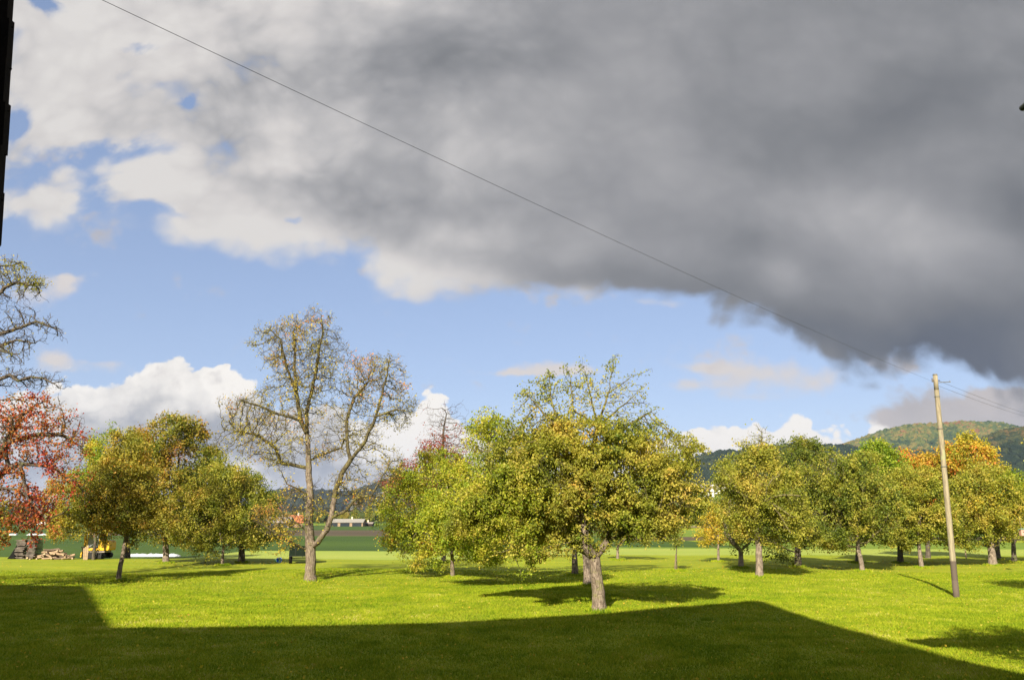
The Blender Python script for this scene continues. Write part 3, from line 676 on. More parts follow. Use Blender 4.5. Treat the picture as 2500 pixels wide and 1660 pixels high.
    # --- left group
    tree('apple_tree', 'young leaning apple tree with rusty leaves in front of the green trees on the left', 'tree', (289, 1418), [(294, 1380), (302, 1345), (306, 1320), (310, 1295)], .135,
         [(300, 1195, 70, 95, 2), (345, 1230, 55, 75, 1), (255, 1255, 50, 50, .8), (315, 1120, 50, 50, .6), (385, 1265, 50, 50, .6), (235, 1205, 30, 45, .3), (262, 1268, 45, 22, .6), (355, 1290, 50, 30, .6), (310, 1160, 60, 60, .8)],
         'rust', 24000, .10, 21, attr_n=1300, D=.22, kill=.36, twig=2, spread=.13, cover=clumpy(1.4), bark=BARK, extra=[('orange', 335, 1150, 45, 40, 700), ('orange', 275, 1295, 45, 35, 600), ('rust', 350, 1240, 60, 60, 2000)])
    tree('maple_tree', 'tall dark green tree with reddish-brown leafy top, largest crown of the left group', 'tree', (406, 1374), [(405, 1340), (404, 1300)], .26,
         [(430, 1090, 70, 65, 1.3), (430, 1190, 95, 85, 2), (380, 1130, 60, 70, .8), (490, 1150, 45, 60, .7), (420, 1035, 28, 30, .35), (470, 1060, 30, 30, .3), (400, 1280, 85, 45, .9), (470, 1270, 60, 45, .7), (500, 1225, 40, 50, .6), (370, 1060, 18, 25, .15)],
         'cherry', 30000, .15, 22, attr_n=1500, D=.32, kill=.5, twig=2, spread=.2, up=.04, cover=clumpy(.9), bark=BARKP, extra=[('rust', 425, 1035, 50, 40, 1400)])
    tree('maple_tree', 'green tree with pointed leafy top between the red tree and tallest dark tree', 'tree', (312, 1362), [(312, 1330), (308, 1290)], .24,
         [(265, 1115, 45, 50, 1), (290, 1180, 80, 80, 1.6), (320, 1090, 40, 35, .6), (272, 1075, 16, 25, .25), (230, 1190, 50, 60, .7), (240, 1140, 30, 25, .3)],
         'bright', 22000, .15, 23, attr_n=1200, D=.34, kill=.5, twig=2, spread=.2, up=.05, cover=clumpy(.9), bark=BARKD)
    tree('apple_tree', 'low olive-green apple tree whose slim trunk stands before the yellow excavator', 'tree', (228, 1366), [(230, 1345), (233, 1320)], .15,
         [(215, 1222, 80, 55, 2), (160, 1280, 40, 40, .9), (265, 1250, 60, 36, 1.0), (150, 1300, 25, 20, .3)],
         'rust', 15000, .13, 24, attr_n=900, D=.3, kill=.45, twig=1, spread=.17, cover=clumpy(1.1), bark=BARKD, extra=[('yellow', 230, 1280, 90, 40, 2500)])
    tree('apple_tree', 'rounded apple tree with a wooden prop, left of the tall pear tree', 'tree', (543, 1380), [(544, 1355), (545, 1325)], .12,
         [(530, 1230, 85, 75, 2), (460, 1280, 50, 50, .9), (590, 1260, 60, 60, .7), (560, 1160, 60, 40, .6), (485, 1325, 50, 22, .5), (560, 1300, 70, 40, .8), (430, 1240, 30, 30, .3)],
         'golden', 22000, .12, 25, attr_n=1300, D=.26, kill=.4, twig=2, spread=.16, cover=clumpy(1.2), bark=BARKP)
    tree('apple_tree', 'dark green apple tree with stout brown trunk, between propped tree and pear tree', 'tree', (590, 1373), [(590, 1350), (589, 1325)], .28,
         [(610, 1240, 65, 65, 1.4), (640, 1215, 35, 40, .5), (575, 1180, 50, 40, .4), (630, 1300, 55, 28, .8), (590, 1300, 60, 35, .6)],
         'olive', 16000, .13, 26, attr_n=900, D=.3, kill=.45, spread=.17, cover=clumpy(1.2), bark=BARKD)
    # --- left edge
    tree('pear_tree', 'mostly bare tree at the left edge with crooked branches and few yellow leaves', 'tree', (-130, 1425), [(-128, 1340), (-125, 1200), (-120, 1050), (-115, 900), (-105, 780), (-85, 680)], .34,
         [(20, 660, 45, 40, .8), (70, 700, 40, 40, .8), (40, 790, 50, 50, .8), (110, 800, 45, 30, .6), (30, 850, 50, 40, .7), (100, 930, 50, 25, .6), (40, 925, 60, 30, .5), (-60, 700, 80, 80, .8), (-90, 860, 120, 90, .8), (-150, 980, 90, 80, .5)],
         'yellow', 1500, .085, 27, bark=BARKD, group=OR,
         limbs=[[(-110, 840), (-40, 760, 0), (10, 702, 0), (40, 690, 0), (90, 700, 0)], [(-90, 700), (-30, 650, .4), (20, 650, .4), (60, 640, .4)], [(-118, 960), (-50, 840, 0), (0, 815, 0), (50, 800, 0), (90, 785, 0), (130, 800, 0), (155, 815, 0)],
                [(-118, 980), (-50, 880, .3), (0, 845, .3), (40, 830, .3), (85, 838, .3)], [(-120, 1050), (-60, 960, -.3), (0, 925, -.3), (25, 915, -.3), (45, 930, -.3), (75, 920, -.3), (110, 925, -.3), (148, 948, -.3)],
                [(-118, 940), (-50, 860, -.8), (0, 857, -.8), (40, 865, -.8), (60, 890, -.8)], [(-105, 780), (-60, 700, -.4), (-30, 620, -.4)]],
         attr_n=1500, D=.20, kill=.34, jit=.32, twig=3, rt=.008, spread=.08, droop=.1,
         cover=lambda p_, rs, Y: np.where((p_[:, 2] > HC + uw(0, 720)[1] * Y), 1.0, .08), extra=[('yellow', 92, 692, 28, 22, 260), ('yellow', 50, 655, 35, 25, 260)])
    tree('pear_tree', 'spreading tree with crimson and orange leaves hanging low at the left edge', 'tree', (-70, 1440), [(-68, 1380), (-62, 1320), (-50, 1260)], .30,
         [(60, 1020, 85, 55, 1.8), (130, 1060, 65, 70, 1.4), (20, 1060, 70, 70, 1.2), (165, 1140, 45, 60, .9), (0, 1130, 50, 60, .7), (85, 1240, 45, 50, .9), (78, 1310, 16, 30, .2), (-90, 1080, 100, 100, 1.2), (10, 1260, 40, 60, .9), (190, 1190, 35, 40, .4), (165, 1240, 12, 15, .12), (-80, 1220, 80, 70, .7)],
         'red', 11500, .11, 28, bark=BARKD,
         limbs=[[(-50, 1260), (-20, 1180, 0), (20, 1140, 0), (50, 1132, 0), (90, 1135, 0), (135, 1140, 0), (160, 1165, 0)], [(-50, 1260), (-30, 1150, .2), (20, 1080, .2), (50, 1020, .2), (90, 985, .2)],
                [(20, 1140, 0), (10, 1080, -.4), (30, 1040, -.5)], [(50, 1132, 0), (62, 1190, -.2), (80, 1240, -.3), (85, 1290, -.3)], [(-50, 1260), (0, 1190, -.6), (50, 1195, -.7), (100, 1250, -.7), (135, 1300, -.7)], [(20, 1080, .2), (90, 1060, .4), (150, 1060, .5), (200, 1090, .6)]],
         attr_n=1900, D=.20, kill=.32, jit=.28, twig=2, rt=.007, spread=.11, cover=clumpy(1.9), minz=.4, extra=[('rust', 5, 1270, 45, 55, 900), ('crimson', 85, 1260, 50, 60, 900)])
    # --- right group
    tree('apple_tree', 'small golden-yellow tree, the yellowest crown at the left end of the right-hand group', 'tree', (1754, 1371), [(1754, 1350), (1754, 1330)], .11,
         [(1755, 1290, 42, 38, 1.4), (1748, 1250, 25, 22, .4), (1730, 1310, 22, 22, .3), (1790, 1305, 28, 25, .3)], 'yellow', 8500, .12, 31, attr_n=500, D=.3, kill=.42, spread=.16, cover=clumpy(1.2), bark=BARKP)
    tree('apple_tree', 'open-crowned tree with a pale forked trunk, beside the small yellow tree', 'tree', (1809, 1386), [(1809, 1365), (1808, 1345)], .19,
         [(1800, 1230, 50, 60, 1.2), (1830, 1280, 40, 50, .6), (1790, 1150, 35, 40, .3), (1840, 1200, 40, 50, .5)], 'olive', 7500, .12, 32, attr_n=800, D=.28, kill=.42, spread=.15, twig=2, jit=.28,
         limbs=[[(1808, 1345), (1790, 1325, 0), (1772, 1300, .2), (1765, 1260, .4)], [(1808, 1345), (1830, 1325, 0), (1840, 1290, 0)], [(1772, 1300, .2), (1784, 1210, .2), (1765, 1165, .1), (1745, 1145, .1)]], cover=clumpy(1.3), bark=BARKP)
    tree('apple_tree', 'gnarled apple tree with reddish trunk and dead grey branches, frontmost on the right', 'tree', (1854, 1409), [(1854, 1380), (1853, 1340), (1850, 1310)], .23,
         [(1850, 1230, 70, 70, 2), (1850, 1130, 55, 45, .8), (1855, 1080, 30, 30, .15), (1900, 1250, 70, 60, .9), (1810, 1190, 50, 50, .7), (1920, 1300, 50, 30, .4), (1930, 1180, 40, 40, .3)],
         'golden', 24000, .105, 33, attr_n=1800, D=.22, kill=.34, twig=3, jit=.24, spread=.13, cover=clumpy(1.3, topthin=(1100, 1070, .1)), bark=BARKP,
         limbs=[[(1850, 1310), (1848, 1230, 0), (1850, 1160, 0), (1858, 1100, 0), (1860, 1055, 0)], [(1848, 1230, 0), (1868, 1220, -1.6), (1872, 1190, -1.9), (1885, 1170, -1.9), (1903, 1160, -1.9)], [(1868, 1220, -1.6), (1910, 1208, -2), (1955, 1210, -2.1)], [(1868, 1220, -1.6), (1900, 1250, -2), (1930, 1300, -2.1)], [(1868, 1220, -1.6), (1895, 1235, -2), (1935, 1262, -2.1)], [(1848, 1230, 0), (1800, 1200, -1.4), (1784, 1170, -1.8), (1768, 1145, -1.9), (1745, 1140, -1.9)]])
    tree('apple_tree', 'broad olive apple tree on a short dark trunk, behind the gnarled tree', 'tree', (1948, 1383), [(1948, 1360), (1947, 1335)], .27,
         [(1950, 1210, 85, 80, 2), (1940, 1120, 60, 45, .9), (1980, 1130, 40, 40, .4), (1930, 1300, 60, 45, .7), (2000, 1260, 60, 60, .6), (1905, 1345, 30, 18, .2)], 'dusk', 24000, .125, 34, attr_n=1200, D=.3, kill=.45, twig=2, spread=.17, cover=clumpy(1.1), bark=BARKD)
    tree('apple_tree', 'apple tree with leaning pale trunk, midway between gnarled tree and utility pole', 'tree', (2107, 1395), [(2102, 1370), (2096, 1345), (2094, 1325)], .17,
         [(2090, 1220, 90, 80, 2), (2040, 1160, 60, 50, .8), (2060, 1290, 80, 45, .7), (2130, 1270, 60, 55, .7), (2010, 1300, 40, 40, .4), (2100, 1140, 50, 35, .3)], 'olive', 26000, .12, 35, attr_n=1300, D=.28, kill=.42, twig=2, spread=.16, cover=clumpy(1.1), bark=BARKP)
    tree('maple_tree', 'tall fresh green tree rising above the right-hand apple trees, before the wooded hill', 'tree', (2094, 1374), [(2094, 1350), (2096, 1310)], .18,
         [(2140, 1150, 55, 50, 1.4), (2140, 1110, 35, 25, .5), (2130, 1210, 60, 50, .6)], 'bright', 15000, .16, 36, attr_n=800, D=.36, kill=.52, spread=.22, up=.05, cover=clumpy(.9), bark=BARKD)
    tree('apple_tree', 'dark trunked apple tree behind and left of the slim pale trunk', 'tree', (2198, 1374), [(2198, 1355), (2196, 1330)], .24,
         [(2180, 1230, 70, 70, 1.5), (2190, 1290, 60, 40, .6), (2220, 1190, 50, 40, .5)], 'olive', 17000, .13, 37, attr_n=900, D=.32, kill=.46, spread=.17, cover=clumpy(1.1), bark=BARKD)
    tree('apple_tree', 'apple tree with slim pale trunk just left of the utility pole', 'tree', (2250, 1386), [(2247, 1360), (2243, 1330)], .17,
         [(2245, 1240, 75, 75, 1.6), (2230, 1180, 55, 40, .6), (2290, 1280, 50, 45, .6), (2210, 1300, 40, 35, .3)], 'golden', 21000, .125, 38, attr_n=1100, D=.3, kill=.44, spread=.16, cover=clumpy(1.1), bark=BARKP)
    tree('maple_tree', 'orange-leaved tree rising behind the utility pole, before the wooded hill', 'tree', (2265, 1362), [(2265, 1340), (2265, 1290)], .22,
         [(2265, 1150, 60, 35, 1.2), (2225, 1145, 30, 28, .4), (2300, 1150, 25, 25, .3), (2260, 1210, 60, 45, .6)], 'orange', 15000, .17, 39, attr_n=700, D=.38, kill=.55, spread=.22, cover=clumpy(.9), bark=BARKD)
    tree('maple_tree', 'tallest autumn-gold tree right of the utility pole, its top against the hill', 'tree', (2436, 1366), [(2434, 1340), (2425, 1290)], .26,
         [(2360, 1125, 60, 42, 1.5), (2400, 1170, 50, 50, .9), (2330, 1115, 30, 25, .3), (2420, 1230, 45, 50, .6)], 'yellow', 15000, .17, 40, attr_n=800, D=.38, kill=.55, spread=.22, cover=clumpy(.9), bark=BARKD,
         limbs=[[(2425, 1290), (2390, 1210, 0), (2365, 1140, 0)]], extra=[('orange', 2340, 1120, 70, 35, 1800)])
    tree('apple_tree', 'yellowing apple tree on a thick whitish trunk right of the utility pole', 'tree', (2424, 1380), [(2422, 1355), (2418, 1325)], .30,
         [(2400, 1240, 85, 75, 2), (2350, 1220, 50, 50, .7), (2460, 1260, 45, 55, .7), (2370, 1300, 50, 35, .5), (2330, 1290, 40, 40, .3), (2420, 1180, 50, 40, .5)], 'golden', 24000, .125, 41, attr_n=1300, D=.3, kill=.43, spread=.16, twig=2, cover=clumpy(1.1), bark=BARKP,
         extra=[('yellow', 2400, 1230, 70, 60, 7000), ('olive', 2340, 1290, 50, 50, 1500)])
    tree('apple_tree', 'bright green tree with a dark forked trunk at the far right edge', 'tree', (2476, 1373), [(2475, 1350), (2474, 1325)], .2,
         [(2490, 1220, 50, 65, 1.4), (2540, 1250, 60, 70, .9), (2470, 1180, 25, 30, .3), (2500, 1290, 30, 30, .3)], 'bright', 15000, .13, 42, attr_n=900, D=.3, kill=.45, spread=.17, cover=clumpy(1.1), bark=BARKD)
    # trees just outside the picture whose shade falls on the lawn
    for (bx, by, h_, r_, n_, sd_, lb) in ((8.9, 8.0, 6.4, 2.1, 16000, 51, 'apple tree just beside the house, shading the near right corner of the lawn'), (-26.5, 31.5, 6.8, 4.6, 14000, 53, 'spreading apple tree left of the view, throwing long shade bands on the lawn'), (20.2, 28.2, 4.8, 1.5, 6000, 52, 'small tree right of the utility pole, outside the view')):
        rs = np.random.RandomState(sd_); root = empty('apple_tree', (bx, by, gz(bx, by)), lb, 'tree', OR)
        A = np.array([bx, by, h_]) + np.clip(rs.normal(0, .42, (900, 3)), -.78, .78) * r_
        tr = np.array([[bx, by, -.1 + i * .3] for i in range(12)]); pos, pr = grow(tr, np.arange(-1, 11), A, .25, .4, .2, rs)
        rad, _, _ = wood(pos, pr, .18, .008, rs)
        sel = np.ones(len(pos), bool)
        wood_obj('trunk', [tubes('t', pos, pr, rad, sel & (rad > .03), BARK, root, 8, rs), tubes('t', pos, pr, rad, sel & (rad <= .03), BARK, root, 3, rs)], BARK, root)
        lf = np.nonzero(rad < .02)[0]; leaves_obj('crown', pos[rs.choice(lf, n_)] + rs.normal(0, .16, (n_, 3)), .1, LM['golden'], root, rs)
all_trees()

# ------------------------------------------------------------------ wooded hills and far tree lines (nobody could count them)
def forest_mat(name, stops, scale=.006):
    def f(t):
        pos = t.new('ShaderNodeNewGeometry').outputs['Position']
        v = t.m('ADD', t.lin(t.noise(pos, scale, 4, .6), .35, .65, 0, 1), t.lin(attr(t, 'tint'), 0, 1, -.4, .4), clamp=True)
        n = t.noise(pos, .5, 3, .6)
        return pbr(t, t.vm('SCALE', t.ramp(v, stops), scale=t.lin(n, .3, .7, .6, 1.35)), .9, spec=.1)
    return mat(name, f)
ICO = None
def ico():
    ph = (1 + 5 ** .5) / 2
    v = np.array([(-1, ph, 0), (1, ph, 0), (-1, -ph, 0), (1, -ph, 0), (0, -1, ph), (0, 1, ph), (0, -1, -ph), (0, 1, -ph), (ph, 0, -1), (ph, 0, 1), (-ph, 0, -1), (-ph, 0, 1)]) / 1.902
    f = np.array([(0, 11, 5), (0, 5, 1), (0, 1, 7), (0, 7, 10), (0, 10, 11), (1, 5, 9), (5, 11, 4), (11, 10, 2), (10, 7, 6), (7, 1, 8), (3, 9, 4), (3, 4, 2), (3, 2, 6), (3, 6, 8), (3, 8, 9), (4, 9, 5), (2, 4, 11), (6, 2, 10), (8, 6, 7), (9, 8, 1)])
    return v, f
def forest(name, label, pts, hgt, matl, conif, rs):
    v, f = ico(); N = len(pts); isc = rs.uniform(0, 1, N) < conif
    h = hgt * rs.uniform(.6, 1.25, N); wd = np.where(isc, h * .22, h * .42)
    z0 = hz(pts[:, 0], pts[:, 1])
    B = pts.copy(); 
    vv = v[None] * (1 + rs.uniform(-.22, .22, (N, 12, 1)))
    # broadleaf: squat crown of two lobes; conifer: pulled to a point
    up_ = (vv[..., 2] + 1) / 2
    wx = np.where(isc[:, None], np.clip(1.25 - up_ * 1.2, .05, 2), 1.0)
    X = B[:, 0:1] + vv[..., 0] * wd[:, None] * wx; Y = B[:, 1:2] + vv[..., 1] * wd[:, None] * wx
    Z = z0[:, None] + np.where(isc[:, None], up_ * h[:, None], h[:, None] * .55 + vv[..., 2] * h[:, None] * .5)
    V = np.stack([X, Y, Z], -1).reshape(-1, 3); F_ = (f[None] + np.arange(N)[:, None, None] * 12).reshape(-1, 3)
    t_ = np.where(isc, rs.uniform(0, .35, N), rs.uniform(.1, 1, N))
    o = npmesh(name, V, [F_], matl, attrs={'tint': np.repeat(t_, 20)}, smooth=False)
    tag(o, label, 'forest', kind='stuff'); return o
def ridge_pts(u0, u1, y0, y1, n, rs):
    uu_ = rs.uniform(u0, u1, n); yy_ = np.sqrt(rs.uniform(y0 ** 2, y1 ** 2, n)); return np.stack([uu_ * yy_, yy_], 1)
def woods():
    rs = np.random.RandomState(5)
    dark = forest_mat('wood_dark_conifer', [(0, (.008, .016, .011)), (.5, (.018, .028, .014)), (.8, (.038, .042, .015)), (1, (.07, .05, .02))])
    autumn = forest_mat('wood_autumn', [(0, (.015, .03, .014)), (.35, (.04, .06, .016)), (.6, (.075, .082, .02)), (.88, (.12, .095, .026)), (1, (.12, .06, .025))], .003)
    bush = forest_mat('hedge_trees', [(0, (.02, .035, .012)), (.5, (.06, .075, .016)), (1, (.16, .11, .03))], .02)
    deep = forest_mat('wood_cloud_shaded', [(0, (.006, .012, .010)), (.7, (.012, .02, .014)), (1, (.02, .026, .014))])  # cloud shade on the ridge put into these dark greens
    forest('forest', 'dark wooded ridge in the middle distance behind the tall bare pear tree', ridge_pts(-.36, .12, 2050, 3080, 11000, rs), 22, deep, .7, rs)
    forest('forest', 'dark forested shoulder of the hill above the white village', ridge_pts(.18, .56, 1060, 1530, 8500, rs), 17, dark, .5, rs)
    forest('forest', 'orange and green autumn forest on the long hill top at the right', ridge_pts(.33, .72, 1560, 2330, 15000, rs), 17, autumn, .12, rs)
    forest('forest', 'dark wooded slope running down at the right edge below the autumn hill', ridge_pts(.52, .80, 900, 1320, 6500, rs), 15, dark, .45, rs)
    forest('forest', 'dark line of far trees and hedges on the left slope under the blue hills', np.concatenate([ridge_pts(-.78, -.61, 430, 520, 260, rs), ridge_pts(-.66, -.52, 700, 720, 90, rs), ridge_pts(-.75, -.2, 985, 1000, 260, rs)]), 9, dark, .2, rs)
    forest('forest', 'scattered trees and hedges on the slope around and below the white village', np.concatenate([ridge_pts(.12, .34, 905, 960, 330, rs), ridge_pts(.16, .30, 560, 600, 60, rs), ridge_pts(.08, .30, 300, 330, 140, rs), ridge_pts(.2, .6, 780, 900, 200, rs)]), 7, bush, .1, rs)
    forest('forest', 'strip of hedges and bushes on the far plain behind the long barn', np.concatenate([ridge_pts(-.34, -.1, 520, 545, 130, rs), ridge_pts(-.3, .1, 900, 940, 260, rs)]), 7, bush, .15, rs)
woods()

def AT(px, Y, dz=0.0):
    x_ = uw(px, 1361)[0] * Y; return np.array([x_, Y, gz(x_, Y) + dz])
def far_tree(name, label, px, Y, wpx, hpx, lm, seed, n=1500, cone=False):
    rs = np.random.RandomState(seed); k = Y / 1945; u_ = uw(px, 1285)[0]; x_ = u_ * Y; g_ = gz(x_, Y)
    root = empty(name, (x_, Y, g_), label, 'tree', 'trees standing far out on the plain'); h = hpx * k; w_ = wpx * k / 2
    m_ = MB(); m_.tube((0, 0, -.2), (0, 0, h * .7), h * .025, h * .008, 6); m_.build('trunk', BARKD, root)
    d = rs.normal(0, 1, (n, 3)); d /= np.linalg.norm(d, axis=1)[:, None]; r = rs.uniform(0, 1, n) ** .4
    t = (d[:, 2] * r + 1) / 2; lump = 1 + .22 * np.sin(d[:, 0] * 5 + seed) * np.cos(d[:, 2] * 6 + seed * 2)
    prof_ = (1.15 - .7 * t) if cone else np.ones(n)
    c = np.stack([x_ + d[:, 0] * r * w_ * lump * prof_, Y + d[:, 1] * r * w_ * lump * prof_, g_ + h * (.12 + .88 * t)], 1)
    leaves_obj('crown', c, max(.35, h * .055), LM[lm], root, rs)
GLASS = plain('window_glass_dark', (.02, .025, .03), .15, .1)
WHITE = plain('white_render', (.72, .70, .66), .8, .08); CREAM = plain('cream_render', (.55, .47, .38), .85, .1)
RTILE = plain('orange_roof_tiles', (.34, .12, .06), .8, .25, 2); GTILE = plain('grey_brown_roof', (.22, .19, .17), .8, .25, 2); DTILE = plain('dark_roof', (.10, .07, .06), .8, .25, 2)
PLANK = plain('weathered_planks', (.24, .17, .11), .85, .3, 3); DARKW = plain('dark_stained_wood', (.028, .018, .014), .85, .3, 3)
def house(label, x, Y, wd, dp, eave, ridge, wallm, roofm, rz=0.0, group=None, wins=3, name='house', dark_bays=0, cat='house', along=True):
    """gabled house, ridge along its width unless along is False"""
    root = empty(name, (x, Y, gz(x, Y) - .1), label, cat, group, rz)
    w2, d2 = wd / 2, dp / 2; m_ = MB()
    if along: m_.prism([(-d2, 0), (d2, 0), (d2, eave), (0, ridge - .12), (-d2, eave)], -w2, w2, lambda a: (a[1], a[0], a[2]))
    else: m_.prism([(-w2, 0), (w2, 0), (w2, eave), (0, ridge - .12), (-w2, eave)], -d2, d2)
    m_.build('wall', wallm, root)
    o_ = .35; r_ = MB(); th = .2
    e = (ridge - eave)
    if along:
        s_ = e / d2; r_.prism([(-d2 - o_, eave - s_ * o_), (0, ridge), (d2 + o_, eave - s_ * o_), (d2 + o_, eave - s_ * o_ + th), (0, ridge + th), (-d2 - o_, eave - s_ * o_ + th)], -w2 - o_, w2 + o_, lambda a: (a[1], a[0], a[2]))
    else:
        s_ = e / w2; r_.prism([(-w2 - o_, eave - s_ * o_), (0, ridge), (w2 + o_, eave - s_ * o_), (w2 + o_, eave - s_ * o_ + th), (0, ridge + th), (-w2 - o_, eave - s_ * o_ + th)], -d2 - o_, d2 + o_)
    ro = r_.build('roof', roofm, root)
    c_ = MB().box((w2 * .3, 0, ridge + .5), (.6, .6, 1.3)); c_.build('chimney', CREAM, ro)
    for i in range(wins):
        xx = -w2 + wd * (i + .5) / wins; hh = eave * .22
        for zz in ([eave * .3, eave * .72] if eave > 4 else [eave * .5]):
            f_ = MB().box((xx, -d2 - .03, zz), (wd / wins * .38, .08, hh * 1.2)).build('window', GLASS, root)
    for i in range(dark_bays):
        xx = -w2 + wd * (i + .5) / dark_bays
        MB().box((xx, -d2 - .04, eave * .42), (wd / dark_bays * .78, .08, eave * .8)).build('door', GLASS, root)  # dark slab put in for the shade inside an open bay
    return root
def pylon(label, px, Y, H_):
    x_ = uw(px, 1285)[0] * Y; g_ = gz(x_, Y); root = empty('electricity_pylon', (x_, Y, g_), label, 'pylon')
    st = plain('galvanised_steel', (.45, .47, .48), .5, .15, metal=.3); m_ = MB(); b = H_ * .09; t = .18 * b
    lv = [0, .18, .34, .48, .6, .7, .79, .87, .94, 1.0]
    for sx in (-1, 1):
        for sy in (-1, 1):
            m_.tube((sx * b, sy * b, 0), (sx * t, sy * t, H_), .16, .1, 4)
    for i in range(len(lv) - 1):
        a0, a1 = b + (t - b) * lv[i], b + (t - b) * lv[i + 1]; z0, z1 = lv[i] * H_, lv[i + 1] * H_
        for s_ in (-1, 1):
            m_.tube((-a0, s_ * a0, z0), (a1, s_ * a1, z1), .08, None, 3); m_.tube((a0, s_ * a0, z0), (-a1, s_ * a1, z1), .08, None, 3)
            m_.tube((s_ * a0, -a0, z0), (s_ * a1, a1, z1), .08, None, 3)
    m_.build('mast', st, root)
    for zf, ln in ((.72, .20), (.84, .26), (.95, .17)):
        a_ = MB()
        for s_ in (-1, 1):
            a_.tube((0, 0, H_ * zf), (s_ * H_ * ln, 0, H_ * zf), .12, .07, 4); a_.tube((0, 0, H_ * (zf + .05)), (s_ * H_ * ln, 0, H_ * zf), .09, .06, 4)
            a_.tube((s_ * H_ * ln, 0, H_ * zf), (s_ * H_ * ln, 0, H_ * zf - 2), .12, None, 5)
        a_.build('crossarm', st, root)
    return root, [(x_ + s_ * H_ * ln, Y, g_ + H_ * zf - 2) for zf, ln in ((.72, .20), (.84, .26), (.95, .17)) for s_ in (-1, 1)]
def cable(name, label, A, B, sag, r, matl, n=24, cat='wire', group=None):
    A, B = np.array(A), np.array(B); t = np.linspace(0, 1, n)[:, None]; p_ = A + (B - A) * t; p_[:, 2] -= (4 * sag * t * (1 - t))[:, 0]
    pr_ = np.arange(-1, n - 1); V, Fq = tubes('c', p_, pr_, np.full(n, r), np.ones(n, bool), matl, None, 6, None)
    o = npmesh(name, V, [Fq], matl, loc=A, smooth=True); tag(o, label, cat, group); return o

def background():
    for i, (px, Y, w_, h_, lm, cn, lb) in enumerate([
        (865, 420, 26, 44, 'olive', True, 'pale green poplar just right of the long barn roof, on the plain'), (900, 430, 24, 50, 'olive', True, 'broad poplar on the plain right of the long barn'),
        (930, 440, 20, 44, 'golden', True, 'faded poplar on the plain beside the low apple tree'), (838, 405, 28, 36, 'rust', False, 'orange-brown bushy tree behind the long barn'),
        (1642, 300, 40, 60, 'rust', False, 'brownish tree on the plain right of the central apple tree'), (1672, 310, 36, 52, 'golden', False, 'yellow-green bushy tree on the plain before the village slope'),
        (1610, 320, 34, 46, 'olive', False, 'olive bushy tree on the plain seen under the central crown'), (1700, 330, 24, 34, 'rust', False, 'small rusty tree on the plain left of the small yellow tree'),
        (120, 420, 30, 22, 'olive', False, 'dark bushy tree beside the far white house on the left'), (2352, 330, 50, 34, 'olive', False, 'bushy tree on the far plain at the foot of the hill')]):
        far_tree('poplar' if cn else 'bushy_tree', lb, px, Y, w_, h_, lm, 60 + i, cone=cn)
    X = lambda px, Y: uw(px, 1285)[0] * Y
    house('long low barn with a pale grey roof and dark open bays on the plain', X(846, 385), 385, 17, 8, 2.0, 3.4, PLANK, plain('pale_grey_roof', (.22, .21, .19), .8, .15, 2), wins=0, dark_bays=3, name='barn', cat='barn')
    house('low dark shed with a flat brown roof right of the long barn', X(893, 390), 390, 7, 5, 1.3, 1.9, DARKW, GTILE, wins=0, name='shed', cat='shed')
    house('farmhouse with an orange tiled roof seen through the branches of the tall pear tree', X(722, 330), 330, 5, 6, 2.2, 4.9, PLANK, RTILE, along=True, wins=2, rz=.3)
    house('wide farm building with a grey-brown roof left of the orange-roofed farmhouse', X(680, 320), 320, 10, 7, 2.2, 4.2, PLANK, GTILE, wins=0, dark_bays=2, name='barn', cat='barn')
    house('white gabled house with a dark roof on the far left slope', X(111, 560), 560, 8, 8, 4.2, 8, WHITE, DTILE, along=False, rz=.2)
    house('low white house standing in front of the white gabled house', X(101, 470), 470, 8, 6, 2.0, 3.6, WHITE, GTILE)
    rs = np.random.RandomState(8)
    descr = ['white village house with a pale flat gable, %s', 'small white village house under a grey roof, %s', 'cream village house with a brown roof, %s']
    place = ['leftmost of the village', 'second from the left of the village', 'third from the left, lower row', 'left of the village centre, upper row', 'at the village centre', 'highest of the village centre',
             'right of the village centre, upper row', 'right of the village centre, lower row', 'third from the right of the village', 'near the right end, upper row', 'near the right end, lower row', 'rightmost of the village', 'standing lowest on the slope', 'standing alone left of the village']
    for i, (px, Y, w_) in enumerate([(1693, 850, 9), (1703, 870, 8), (1714, 800, 9), (1722, 880, 10), (1733, 830, 11), (1735, 890, 8), (1746, 870, 11), (1750, 800, 9), (1757, 890, 10), (1765, 895, 10), (1763, 810, 11), (1776, 890, 9), (1737, 740, 6), (1650, 790, 8)]):
        house(descr[i % 3] % place[i], X(px, Y), Y, w_, 8, 5.2, 8.0, CREAM if i % 3 == 2 else WHITE, [DTILE, GTILE, DTILE][i % 3], rz=rs.uniform(-.6, .6), group='houses of the village on the slope', along=bool(i % 2))
    _, q1 = pylon('steel lattice pylon behind the long barn', 857, 1150, 28)
    _, q2 = pylon('steel lattice pylon left of the low apple tree', 932, 900, 30)
    wm = plain('aluminium_cable', (.5, .5, .5), .4, .05, metal=.5)
    for i, (a, b) in enumerate(zip(q1, q2)):
        cable('power_line', 'thin power line strung between the two far lattice pylons', a, b, 5, .10, wm, cat='cable', group='power lines between the pylons')
background()

